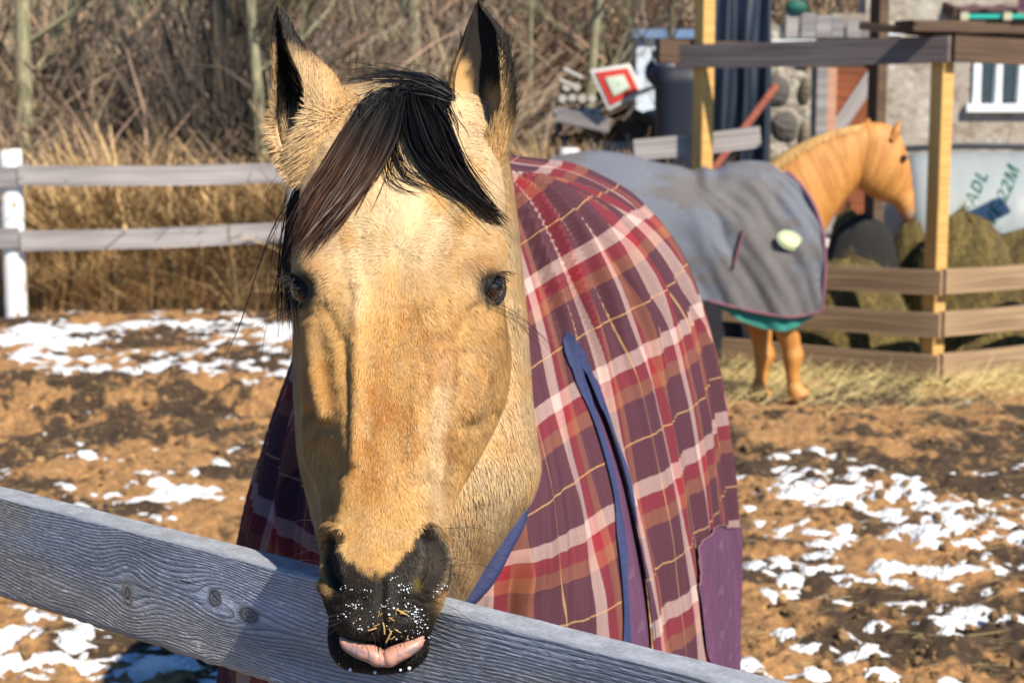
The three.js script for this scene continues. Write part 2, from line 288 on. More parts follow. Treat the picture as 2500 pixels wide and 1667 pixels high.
// ---------------------------------------------------------------- hay, black shade mound and wrapped bale inside it
const mid = FC.clone().add(FB).multiplyScalar(0.5);
{
  const r = rng(51);
  const dome = (cx, cz, rx, rz, h, seed, n = 40, rot = 0, ex = seed === 21 ? 0.28 : 0.40) => { const rings = []; for (let i = 0; i <= 14; i++) { const t = i / 14, ring = []; for (let j = 0; j < n; j++) { const a = j / n * Math.PI * 2, k = 1 + 0.22 * (fbm(Math.cos(a) * 1.6 + 3, Math.sin(a) * 1.6 + t * 2, 3, seed) - 0.5), rr = Math.pow(1 - t, ex) * k; const lx = Math.cos(a) * rx * rr, lz = Math.sin(a) * rz * rr; ring.push(V(cx + lx * Math.cos(rot) - lz * Math.sin(rot), h * t * (0.94 + 0.12 * fbm(Math.cos(a) * 3, Math.sin(a) * 3 + t, 2, seed + 4)), cz + lx * Math.sin(rot) + lz * Math.cos(rot))); } rings.push(ring); } return loft(rings, true, false, true, [4, 1]); };
  const hayTex = dataTex(512, 512, (u, v) => { const n = tnoise(u, v, 60, 24, 1) * 0.5 + tnoise(u, v, 24, 90, 2) * 0.5, m = tnoise(u, v, 8, 8, 3), k = clamp(n * 1.1 - 0.05) * (0.6 + 0.5 * m); return [0.12 + 0.52 * k, 0.10 + 0.45 * k, 0.05 + 0.25 * k]; });
  hayTex.repeat.set(2, 2);
  const hayMat = std({ map: hayTex, roughness: 1 });
  const h = thing('hay_heap', 'heap of olive brown hay inside the timber feeder', 'hay');
  const c1 = atD(2352, 600, FD + 0.95), c2 = atD(2080, 600, FD + 0.72), c3 = atD(2520, 600, FD + 1.15), c6 = atD(2070, 600, FD + 1.05), c7 = atD(2222, 600, FD + 1.2);
  const g = mergeGeometries([dome(c1.x, c1.z, 0.46, 0.40, hAt(512, FD + 0.95), 3), dome(c3.x, c3.z, 0.62, 0.44, hAt(560, FD + 1.15), 5), dome(c2.x, c2.z, 0.48, 0.36, hAt(625, FD + 0.72), 9), dome(c6.x, c6.z, 0.22, 0.16, hAt(506, FD + 1.05), 13), dome(c7.x, c7.z, 0.2, 0.16, hAt(530, FD + 1.2), 15)]);
  part(h, 'heap', g, hayMat);
  // single stalks standing out of the heap
  const list = [], p = g.attributes.position, nn = g.attributes.normal, bl = bladeGeo(1, 0.03, 0.4);
  const o = new THREE.InstancedMesh(bl, std({ side: THREE.DoubleSide, roughness: 0.85 }), 9000), d = new THREE.Object3D(), c = new THREE.Color();
  for (let i = 0; i < 9000; i++) { const k = Math.floor(r() * p.count), k2 = Math.min(p.count - 1, k + 1), t = r(); d.position.set(mix(p.getX(k), p.getX(k2), t), mix(p.getY(k), p.getY(k2), t) - 0.005, mix(p.getZ(k), p.getZ(k2), t)); d.lookAt(d.position.x + nn.getX(k) + (r() - 0.5) * 3, d.position.y + nn.getY(k) + (r() - 0.5) * 3, d.position.z + nn.getZ(k) + (r() - 0.5) * 3); d.scale.setScalar(0.035 + 0.06 * r()); d.updateMatrix(); o.setMatrixAt(i, d.matrix); const q = 0.2 + 0.7 * r(); o.setColorAt(i, c.setRGB(0.42 * q, 0.35 * q, 0.15 * q)); }
  o.name = 'stalks'; o.userData.kind = 'stuff'; h.add(o);
  // mound coloured black to stand in for shaded, netted hay at the left
  const bp = thing('shade_mound', 'black mound standing in for the shaded hay under the feeding horse', 'shade mound');
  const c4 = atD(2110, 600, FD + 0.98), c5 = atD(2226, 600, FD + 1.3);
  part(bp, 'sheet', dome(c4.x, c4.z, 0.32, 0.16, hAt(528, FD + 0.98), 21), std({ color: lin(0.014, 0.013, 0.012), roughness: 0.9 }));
  // low dark board and chain-like pipe lying behind the lowest rails
  const dk = thing('water_trough', 'low black water trough behind the lowest feeder rails', 'trough');
  const t0 = flat(1800, FD + 0.98), tg = chamferBox(0.9, 0.42, 0.35, 0.02); const tm = part(dk, 'tub', tg, std({ color: lin(0.012, 0.014, 0.02), roughness: 0.5 })); tm.position.set(t0.x, 0.2, t0.z); tm.rotation.y = 0.6;
  const tr = part(dk, 'rim', chamferBox(0.92, 0.03, 0.37, 0.01), std({ color: lin(0.03, 0.05, 0.09), roughness: 0.4 })); tr.position.set(t0.x, 0.422, t0.z); tr.rotation.y = 0.6;
  // wrapped bale
  const W = 1024, Hh = 512, cv = document.createElement('canvas'); cv.width = W; cv.height = Hh;
  const x = cv.getContext('2d');
  x.fillStyle = '#9aa0a0'; x.fillRect(0, 0, W, Hh);
  for (let i = 0; i < 500; i++) { x.fillStyle = `rgba(${125 + r() * 50},${140 + r() * 45},${150 + r() * 45},0.12)`; x.fillRect(r() * W, r() * Hh, 10 + r() * 90, 3 + r() * 12); }
  x.fillStyle = '#0a4a3e'; x.font = 'bold 56px sans-serif'; x.textBaseline = 'middle';
  for (const [tx, ty, s] of [[222, 205, 'TL-ADL'], [318, 213, 'WE-22M'], [600, 205, 'TL-ADL'], [696, 213, 'WE-22M']]) { x.save(); x.translate(tx, ty); x.rotate(-0.98); x.fillText(s, 0, 0); x.restore(); }
  const wt = new THREE.CanvasTexture(cv); wt.colorSpace = THREE.SRGBColorSpace; wt.magFilter = THREE.LinearFilter;
  const bale = thing('wrapped_bale', 'large round bale in pale blue white wrap with green lettering behind the hay', 'bale');
  const R = 0.63, bc = flat(2500, FD + 2.25), rings = [], L = 2.0;
  for (let i = 0; i <= 30; i++) { const s = i / 30, ring = [], e = Math.min(s, 1 - s), k = Math.pow(smooth(-0.02, 0.10, e), 0.4); for (let j = 0; j < 48; j++) { const a = j / 48 * Math.PI * 2, rr = R * k * (1 + 0.012 * Math.sin(s * 70 + a * 3) + 0.03 * (fbm(s * 9, Math.cos(a) * 2 + 4, 2, 4) - 0.5)); ring.push(V((s - 0.5) * L, R * 1.0 + Math.cos(a) * rr, Math.sin(a) * rr)); } rings.push(ring); }
  const bg = loft(rings, true, true, true), uv = bg.attributes.uv, bpz = bg.attributes.position;
  for (let i = 0; i < uv.count; i++) uv.setXY(i, bpz.getX(i) / L + 0.5, clamp(bpz.getY(i) / (2 * R)));
  const bm = part(bale, 'wrap', bg, new THREE.MeshPhysicalMaterial({ map: wt, roughness: 0.35, clearcoat: 0.3, clearcoatRoughness: 0.4 }));
  bm.position.set(bc.x, 0.02, bc.z); bm.rotation.y = -0.12;
  const rim = [], sw = tube([V(-0.95, 1.275, 0.02), V(-0.5, 1.30, 0.05), V(0, 1.295, 0.04), V(0.5, 1.285, 0.06), V(0.95, 1.26, 0.02)], 0.022, 6);
  const rm = part(bale, 'edge_roll', sw, std({ color: lin(0.03, 0.035, 0.045), roughness: 0.6 })); rm.position.copy(bm.position); rm.rotation.y = -0.12;
}
// ---------------------------------------------------------------- barn
{
  const BD = 14.6, k = BD / FL, X = (px) => atD(px, 295, BD).x, Y = (py) => hAt(py, BD);
  const barn = thing('barn', 'low stone and plaster barn with a maroon metal roof and white window', 'barn');
  const plaster = dataTex(512, 512, (u, v) => { const n = tnoise(u, v, 7, 7, 1) * 0.4 + tnoise(u, v, 22, 22, 2) * 0.35 + tnoise(u, v, 80, 60, 3) * 0.25, st = smooth(0.56, 0.7, n), d = smooth(0.42, 0.3, n), g = 0.9 + 0.15 * tnoise(u, v, 200, 200, 5); return [mix(mix(0.66, 0.74, st), 0.58, d) * g, mix(mix(0.62, 0.71, st), 0.52, d) * g, mix(mix(0.57, 0.67, st), 0.46, d) * g]; });
  const pb = dataTex(256, 256, (u, v) => tnoise(u, v, 20, 20, 1) * 0.6 + tnoise(u, v, 60, 60, 2) * 0.4, false);
  const pm = std({ map: plaster, bumpMap: pb, bumpScale: 0.008, roughness: 0.95 });
  const box = (name, x0, x1, y0, y1, z0, z1, m, parent = barn) => { const w = Math.abs(x1 - x0), h = Math.abs(y1 - y0), d = Math.abs(z1 - z0), g = new THREE.BoxGeometry(w, h, d), uv = g.attributes.uv, n = g.attributes.normal, p = g.attributes.position; for (let i = 0; i < uv.count; i++) uv.setXY(i, (Math.abs(n.getX(i)) > 0.5 ? p.getZ(i) : p.getX(i)) + (x0 + x1) / 2, (Math.abs(n.getY(i)) > 0.5 ? p.getZ(i) : p.getY(i)) + (y0 + y1) / 2); g.translate((x0 + x1) / 2, (y0 + y1) / 2, (z0 + z1) / 2); return part(parent, name, g, m); };
  const zf = -BD, top = Y(38), wx0 = X(2372), wx1 = wx0 + 1.15, wy0 = Y(268), wy1 = Y(118), dx0 = X(2026), dx1 = X(2150), sx0 = X(1862), end = X(2500) + 4.5;
  // wall pieces round the openings
  box('wall', dx1, wx0, -0.2, top, zf, zf - 0.35, pm); box('wall', wx0, wx1, -0.2, wy0, zf, zf - 0.35, pm); box('wall', wx0, wx1, wy1, top, zf, zf - 0.35, pm); box('wall', wx1, end, -0.2, top, zf, zf - 0.35, pm);
  box('wall', dx0, dx1, Y(110), top + 0.02, zf - 0.002, zf - 0.35, pm);
  box('wall', dx0 + 0.3, dx1 + 1.2, top, Y(-40), zf - 0.004, zf - 0.3, pm);
  const mortar = std({ map: plaster, color: lin(1, 1, 0.96), bumpMap: pb, bumpScale: 0.03, roughness: 0.95 });
  box('stone_wall', sx0, dx0, -0.2, Y(60), zf - 0.003, zf - 0.4, mortar);
  box('side_wall', sx0, sx0 + 0.35, -0.2, Y(60), zf - 0.4, zf - 4, mortar);
  box('back_wall', sx0, end, -0.2, top, zf - 4, zf - 4.3, pm);
  // field stones
  const r = rng(61), st = [lin(0.13, 0.11, 0.075), lin(0.20, 0.16, 0.11), lin(0.10, 0.09, 0.08)].map((c) => std({ color: c, roughness: 0.9, bumpMap: pb, bumpScale: 0.02 }));
  const sg = [1, 2, 3].map((s) => { const g = new THREE.IcosahedronGeometry(1, 2), p = g.attributes.position; for (let i = 0; i < p.count; i++) { const v = V(p.getX(i), p.getY(i), p.getZ(i)), q = 0.85 + 0.35 * vnoise(v.x * 1.5 + s * 7, v.y * 1.5 + v.z, s); p.setXYZ(i, v.x * q, v.y * q, v.z * q); } g.computeVertexNormals(); return g; });
  for (const [px, py, w, h] of [[1893, 222, 36, 40], [1918, 312, 34, 40], [1962, 225, 18, 34], [1965, 330, 16, 34], [1880, 395, 30, 26], [1945, 410, 34, 28], [1900, 480, 40, 30], [1965, 480, 22, 34], [1890, 130, 34, 30], [1955, 140, 26, 30]]) { const o = part(barn, 'stone', sg[Math.floor(r() * 3)], st[Math.floor(r() * 3)]); o.position.set(X(px), Y(py), zf - 0.02); o.scale.set(w * k, h * k, 0.07); }
  // door: planks, frame, brace
  const door = new THREE.Group(); door.name = 'door'; barn.add(door);
  const doorWood = woodMat(23, [0.40, 0.20, 0.11], [0.62, 0.36, 0.22], [0.8, 2]);
  for (let i = 0; i < 9; i++) { const y0 = 0.05 + i * 0.235; box('plank', dx0 + 0.06, dx1, y0, y0 + 0.228, zf - 0.10, zf - 0.14, doorWood, door); }
  { const a = V(dx0 + 0.05, Y(330), zf - 0.08), b = V(dx1 - 0.02, Y(165), zf - 0.08); part(door, 'brace', board(a, b, 0.13, 0.03), greyWood); }
  box('jamb', dx0 - 0.13, dx0 - 0.03, 0, Y(112), zf + 0.05, zf - 0.1, greyWood, door); box('jamb', dx0 - 0.028, dx0 + 0.05, 0, Y(112), zf + 0.03, zf - 0.1, woodMat(27, [0.66, 0.48, 0.38], [0.86, 0.68, 0.56]), door);
  // window
  const win = new THREE.Group(); win.name = 'window'; barn.add(win);
  const white = std({ color: lin(0.78, 0.80, 0.82), roughness: 0.5 });
  box('sill', wx0 - 0.06, wx1 + 0.06, wy0 - 0.02, wy0 + 0.055, zf + 0.07, zf - 0.1, white, win); box('lintel', wx0 - 0.02, wx1 + 0.02, wy1 - 0.05, wy1 + 0.03, zf + 0.04, zf - 0.1, white, win);
  for (const q of [0, 0.205, 0.41, 0.615, 0.82, 1.025]) box('mullion', wx0 + q, wx0 + q + (q === 0 ? 0.07 : 0.055), wy0 + 0.056, wy1 - 0.051, zf + 0.03, zf - 0.08, white, win);
  const pane = new THREE.MeshPhysicalMaterial({ color: lin(0.9, 0.95, 1), roughness: 0.05, transmission: 1, thickness: 0, ior: 1.5 });
  box('pane', wx0, wx1, wy0 + 0.05, wy1 - 0.05, zf - 0.045, zf - 0.05, pane, win);
  { const a = V(wx0 + 0.05, wy0 + 0.45, zf - 0.5), b = V(wx0 + 0.3, wy0 - 0.2, zf - 0.42); part(win, 'leaning_board', board(a, b, 0.12, 0.03), tanWood); }
  // roof: ribbed maroon sheets, green fascia with pale brackets
  const maroon = std({ color: lin(0.10, 0.045, 0.055), roughness: 0.45, metalness: 0.2 });
  const eaveL = X(2318), roofPts = [];
  const pos = [], uv = [], idx = [], nx = 90; for (let i = 0; i <= nx; i++) { const x = mix(eaveL, end + 0.3, i / nx), rib = (i % 4 === 0 ? 0.02 : 0); pos.push(x, Y(30) + rib, zf + 0.14, x - 1.35, Y(30) + 1.35 + rib, zf - 3.2); if (i < nx) { const q = i * 2; idx.push(q, q + 2, q + 3, q, q + 3, q + 1); } }
  const roof = part(barn, 'roof', geo(pos, idx), maroon); roof.material.side = THREE.DoubleSide;
  { const a = V(eaveL - 0.01, Y(33), zf + 0.13), b = V(eaveL - 1.36, Y(33) + 1.35, zf - 3.2); part(barn, 'verge_board', board(a, b, 0.09, 0.05), darkWood); }
  box('fascia', eaveL + 0.04, end, Y(47), Y(37), zf + 0.15, zf + 0.12, std({ color: lin(0.02, 0.42, 0.33), roughness: 0.5 }));
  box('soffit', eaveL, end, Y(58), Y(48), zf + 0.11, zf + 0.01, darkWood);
  for (let i = 0; i < 8; i++) box('bracket', eaveL + 0.02 + i * 0.38, eaveL + 0.09 + i * 0.38, Y(52), Y(33), zf + 0.19, zf + 0.155, std({ color: lin(0.5, 0.47, 0.32) }));
  // grey planks leaning at the top of the stone part
  for (let i = 0; i < 7; i++) { const x0 = X(1912) + i * 0.135, w = 0.11 + 0.02 * ((i * 7) % 3); box('top_plank', x0, x0 + w, Y(92), Y(28 + i * 5), zf + 0.06 + 0.004 * i, zf + 0.03 + 0.004 * i, i % 2 ? greyWood2 : greyWood); }
  box('ledge', X(1872), X(1982), Y(108), Y(98), zf + 0.12, zf, white);
  box('ledge', X(2128), X(2195), Y(88), Y(72), zf + 0.12, zf + 0.002, white);
}
// ---------------------------------------------------------------- tarp, shed, bin, sign, logs, pole
{
  const TD = 13.2, tp = thing('tarpaulin', 'shiny dark blue black tarpaulin hung over a stack beside the stone wall', 'tarpaulin');
  const x0 = atD(1728, 295, TD).x, x1 = atD(1872, 295, TD).x, yt = hAt(-60, TD), pos = [], idx = [], nx = 60, ny = 60;
  for (let j = 0; j <= ny; j++) for (let i = 0; i <= nx; i++) { const u = i / nx, v = j / ny, fold = 0.05 * Math.sin(u * 19 + v * 5 + 3 * fbm(u * 3, v * 3, 2, 3)) * (0.3 + v) + 0.05 * (fbm(u * 6 + v * 3, v * 2, 3, 9) - 0.5) - 0.25 * (1 - v) * (1 - v); pos.push(mix(x0, x1 + 0.05, u), yt * (1 - v) + 0.02, -TD + fold); if (i < nx && j < ny) { const a = j * (nx + 1) + i; idx.push(a, a + nx + 1, a + nx + 2, a, a + nx + 2, a + 1); } }
  part(tp, 'sheet', geo(pos, idx), new THREE.MeshPhysicalMaterial({ color: lin(0.012, 0.017, 0.028), roughness: 0.38, side: THREE.DoubleSide }));
  const tb = part(tp, 'stack', chamferBox(x1 - x0 - 0.06, yt - 0.15, 0.8, 0.02), std({ color: lin(0.03, 0.03, 0.035) })); tb.position.set((x0 + x1) / 2, (yt - 0.15) / 2, -TD - 0.75);

  const SD = 24, sh = thing('garden_shed', 'small white shed with a pale blue roof edge far behind the feeder', 'shed');
  const sx = atD(1553, 295, SD).x, sw = 2.3, y0 = landHeight(sx + 1, -SD) - 0.2, ytop = hAt(94, SD), white = std({ color: lin(0.62, 0.70, 0.80), roughness: 0.6 });
  const wx = atD(1588, 295, SD).x - sx, ww = 0.46, wyt = hAt(122, SD), wyb = hAt(172, SD);
  const bx = (n, a, b, c, d, z0, z1, m) => { const g = new THREE.BoxGeometry(b - a, d - c, z0 - z1); g.translate(sx + (a + b) / 2, (c + d) / 2, (z0 + z1) / 2); return part(sh, n, g, m); };
  bx('wall', 0, wx, y0, ytop, -SD, -SD - 1.8, white); bx('wall', wx + ww, sw, y0, ytop, -SD, -SD - 1.8, white); bx('wall', wx, wx + ww, y0, wyb, -SD, -SD - 1.8, white); bx('wall', wx, wx + ww, wyt, ytop, -SD, -SD - 1.8, white);
  bx('pane', wx, wx + ww, wyb, wyt, -SD - 0.06, -SD - 0.08, std({ color: lin(0.01, 0.012, 0.015), roughness: 0.15 }));
  bx('roof', -0.06, sw + 0.1, ytop + 0.002, hAt(72, SD), -SD + 0.1, -SD - 1.9, std({ color: lin(0.16, 0.25, 0.42), roughness: 0.5 }));

  const BD = 13.0, bn = thing('wheelie_bin', 'dark navy plastic bin with a pale lid beside the feeder post', 'bin');
  const bp = flat(1652, BD), rings = []; for (const [y, w] of [[0, 0.15], [0.05, 0.17], [1.0, 0.17], [hAt(205, BD), 0.19], [hAt(165, BD), 0.20]]) { const ring = []; for (let j = 0; j < 24; j++) { const a = j / 24 * 6.283, q = Math.pow(Math.abs(Math.cos(a)) ** 4 + Math.abs(Math.sin(a)) ** 4, -0.25); ring.push(V(bp.x + Math.cos(a) * w * q, y, bp.z + Math.sin(a) * w * q)); } rings.push(ring); }
  part(bn, 'body', loft(rings, true, true, true), std({ color: lin(0.003, 0.006, 0.017), roughness: 0.6 }));
  { const a = atD(1598, 152, BD - 0.1), b = atD(1672, 134, BD - 0.1); part(bn, 'lid', tube([a, a.clone().lerp(b, 0.5).add(V(0, 0.015, 0)), b], 0.026, 10), std({ color: lin(0.72, 0.72, 0.70), roughness: 0.6 })); }
  { const a = part(bn, 'sack', new THREE.IcosahedronGeometry(0.16, 2), std({ color: lin(0.008, 0.016, 0.04), roughness: 0.5 })); a.position.set(bp.x - 0.1, hAt(175, BD), bp.z); a.scale.set(1.1, 0.9, 0.8); }

  const GD = 14.2, sgn = thing('painted_sign', 'tilted white board with a thick red frame propped on the log pile', 'sign');
  const c = [atD(1440, 170, GD), atD(1538, 155, GD), atD(1572, 225, GD), atD(1486, 270, GD)];
  const quad = (k, z, th) => { const ctr = c.reduce((s, p) => s.add(p), V(0, 0, 0)).multiplyScalar(0.25), q = c.map((p) => ctr.clone().lerp(p, k).add(V(0, 0, z))); return loft([q.map((p) => p.clone().add(V(0, 0, -th))), q], true, true, true); };
  part(sgn, 'board', quad(1, 0, 0.03), std({ color: lin(0.66, 0.64, 0.60), roughness: 0.7 }));
  part(sgn, 'red_frame', quad(0.8, 0.012, 0.012), std({ color: lin(0.55, 0.035, 0.02), roughness: 0.6 }));
  const gn = dataTex(64, 64, (u, v) => { const n = tnoise(u, v, 6, 6, 1); return n > 0.6 ? [0.3, 0.36, 0.3] : [0.78, 0.82, 0.75]; });
  part(sgn, 'centre_panel', quad(0.46, 0.024, 0.012), std({ map: gn, roughness: 0.7 }));

  const bark = std({ color: lin(0.10, 0.085, 0.07), roughness: 0.95 }), cut = std({ color: lin(0.42, 0.40, 0.36), roughness: 0.9 });
  const r = rng(71), where = ['at the bottom', 'in the middle', 'on top'];
  const rows = [[1362, 272, 5, 24], [1374, 240, 4, 24], [1384, 212, 2, 24]];
  rows.forEach(([px, py, n, dx], row) => { for (let i = 0; i < n; i++) { const p = atD(px + i * dx, py, GD + 0.2 + r() * 0.1), rr = 0.036 + 0.008 * r(), t = thing('log', ['first', 'second', 'third', 'fourth', 'fifth'][i] + ' log from the left ' + where[row] + ' of the log pile', 'log', 'logs in the pile by the sign'); const g = new THREE.CylinderGeometry(rr, rr * 1.05, 0.6, 12); g.rotateX(Math.PI / 2); const m = part(t, 'log_body', g, bark); m.position.copy(p).add(V(0, 0, -0.3)); const e = part(t, 'cut_end', new THREE.CylinderGeometry(rr * 0.96, rr * 0.96, 0.006, 12).rotateX(Math.PI / 2), cut); e.position.copy(p).add(V(0, 0, 0.004)); } });
  // dark heap that carries logs and sign
  const hp = thing('scrap_heap', 'dark heap of rough scrap timber below the painted sign', 'scrap heap');
  for (let i = 0; i < 64; i++) { const a = atD(1350 + r() * 250, 275 + r() * 150, GD + 0.25 + r() * 0.5), b = a.clone().add(V((r() - 0.3) * 0.9, (r() - 0.6) * 0.3, (r() - 0.5) * 0.4)); part(hp, 'plank', board(a, b, 0.05 + 0.08 * r(), 0.03), r() < 0.75 ? darkWood : greyWood); }
  for (const [a0, a1, a2, a3] of [[1375, 168, 1420, 190], [1365, 195, 1400, 210], [1560, 225, 1600, 212]]) { const a = atD(a0, a1, GD), b = atD(a2, a3, GD); part(hp, 'pale_stick', tube([a, a.clone().lerp(b, 0.5), b], 0.02, 6), cut); }

  const pl = thing('red_pole', 'reddish weathered pole leaning against the dark tarpaulin', 'pole');
  { const a = atD(1790, 350, TD - 0.5), b = atD(1897, 208, TD - 0.45); const g0 = a.clone().add(a.clone().sub(b).multiplyScalar(1.5)); part(pl, 'shaft', tube([g0, a, b], 0.032, 10), woodMat(33, [0.50, 0.24, 0.18], [0.72, 0.44, 0.36])); }
  const gp = thing('green_bundle', 'small dark green bundle on top of the stone wall', 'bundle');
  { const o = part(gp, 'bundle', new THREE.IcosahedronGeometry(0.1, 2), std({ color: lin(0.01, 0.10, 0.075), roughness: 0.7 })); o.position.copy(atD(1945, 18, 14.55)); o.scale.set(1, 0.7, 0.6); }
}
// ---------------------------------------------------------------- woods: bare trees, thickets, dry grass
const barkTex = dataTex(256, 256, (u, v) => { const n = tnoise(u, v, 24, 10, 1) * 0.6 + tnoise(u, v, 60, 40, 2) * 0.4, m = tnoise(u, v, 4, 3, 3); return [0.36 + 0.36 * n, 0.34 + 0.34 * n + 0.03 * m, 0.27 + 0.28 * n]; });
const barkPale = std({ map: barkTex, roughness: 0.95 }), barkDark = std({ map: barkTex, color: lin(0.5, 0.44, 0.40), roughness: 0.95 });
function tree(px, D, h, r0, lean, seed, mat, label, opts = {}) {
  const r = rng(seed), b = flat(px, D); b.y = landHeight(b.x, b.z) - 0.1;
  if (opts.y !== undefined) b.y = opts.y;
  const t = thing('bare_tree', label, 'tree', 'bare trees behind the fence');
  const pts = [], n = 6, crookA = r() * 6;
  for (let i = 0; i <= n; i++) { const k = i / n; pts.push(b.clone().add(V(lean * h * k + Math.sin(k * 4 + crookA) * 0.06 * h * 0.25 * k, h * k, Math.cos(k * 3 + crookA) * 0.03 * h * k))); }
  part(t, 'trunk', tube(pts, pts.map((_, i) => r0 * (1 - 0.75 * i / n) * (i === 0 ? 1.25 : 1)), 9, 4), mat);
  const gs = [], curve = new THREE.CatmullRomCurve3(pts);
  const grow = (p, d, L, rad, depth) => {
    const q = [p.clone()], c = d.clone(); for (let i = 0; i < 3; i++) { c.add(V(r() - 0.5, r() * 0.35, r() - 0.5).multiplyScalar(0.5)).normalize(); q.push(q[q.length - 1].clone().addScaledVector(c, L / 3)); }
    gs.push(tube(q, [rad, rad * 0.45], depth > 1 ? 3 : 4, 1));
    if (depth < 3) for (let i = 0, m = depth === 0 ? 5 : 4; i < m; i++) { const k = 1 + Math.floor(r() * 3), e = c.clone().add(V(r() - 0.5, (r() - 0.3) * 0.8, r() - 0.5).multiplyScalar(1.7)).normalize(); grow(q[k], e, L * (0.45 + 0.25 * r()), rad * 0.5, depth + 1); }
  };
  const nb = opts.branches ?? 9;
  for (let i = 0; i < nb; i++) { const k = mix(opts.from ?? 0.25, 0.98, i / nb), a = r() * 6.28; grow(curve.getPoint(k), V(Math.cos(a), 0.5 + 0.5 * r(), Math.sin(a)).normalize(), h * (0.16 + 0.12 * r()) * (1.1 - 0.5 * k), r0 * 0.36 * (1 - 0.5 * k), 0); }
  part(t, 'crown', mergeGeometries(gs), mat);
}
const G = 'bare tree ';
tree(60, 17.0, 7, 0.115, 0.012, 101, barkPale, 'pale leaning trunk above the left white post', { branches: 8 });
tree(-10, 16.2, 6, 0.10, 0.02, 102, barkPale, 'pale trunk cut by the left edge of the picture', { branches: 8 });
tree(650, 15.0, 6, 0.072, -0.035, 103, barkPale, 'crooked pale sapling trunk just left of the horse ear', { branches: 10, from: 0.35 });
tree(560, 15.6, 6.5, 0.16, -0.02, 104, barkDark, 'thick dark trunk left of the crooked sapling', { branches: 14, from: 0.12 });
tree(352, 24, 9, 0.10, 0.0, 105, barkPale, 'slim grey trunk deep in the thicket behind the rails', { branches: 8 });
tree(330, 20, 4.5, 0.06, 0.03, 106, barkPale, 'thin forked stem in the thicket at left of centre');
tree(500, 22, 5, 0.05, 0.04, 107, barkPale, 'thin slanting stem left of the dark trunk');
tree(1025, 21, 8, 0.105, -0.01, 108, barkPale, 'pale tree trunk standing between the two horse ears', { branches: 9 });
tree(920, 27, 9, 0.09, 0.01, 109, barkPale, 'dim trunk far back over the horse forelock');
tree(1288, 22, 7, 0.03, 0.005, 110, barkPale, 'very thin whitish stem right of the horse ear', { branches: 4 });
tree(1420, 23, 7, 0.09, 0.05, 111, barkPale, 'pale slanting trunk above the log pile', { branches: 9 });
tree(1480, 26, 8, 0.08, -0.03, 112, barkPale, 'grey trunk behind the painted sign', { branches: 8 });
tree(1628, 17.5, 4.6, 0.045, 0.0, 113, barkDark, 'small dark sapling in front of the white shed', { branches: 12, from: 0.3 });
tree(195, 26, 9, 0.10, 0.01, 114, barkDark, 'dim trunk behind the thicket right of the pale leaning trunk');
tree(800, 30, 10, 0.13, 0, 115, barkPale, 'distant trunk right of the left horse ear');
tree(1180, 29, 10, 0.12, 0.02, 116, barkPale, 'distant trunk hidden partly by the right horse ear');
tree(1340, 33, 11, 0.13, -0.01, 117, barkPale, 'distant trunk over the plaid blanket');
tree(440, 33, 11, 0.13, 0.01, 118, barkDark, 'distant dark trunk over the middle of the rail fence');
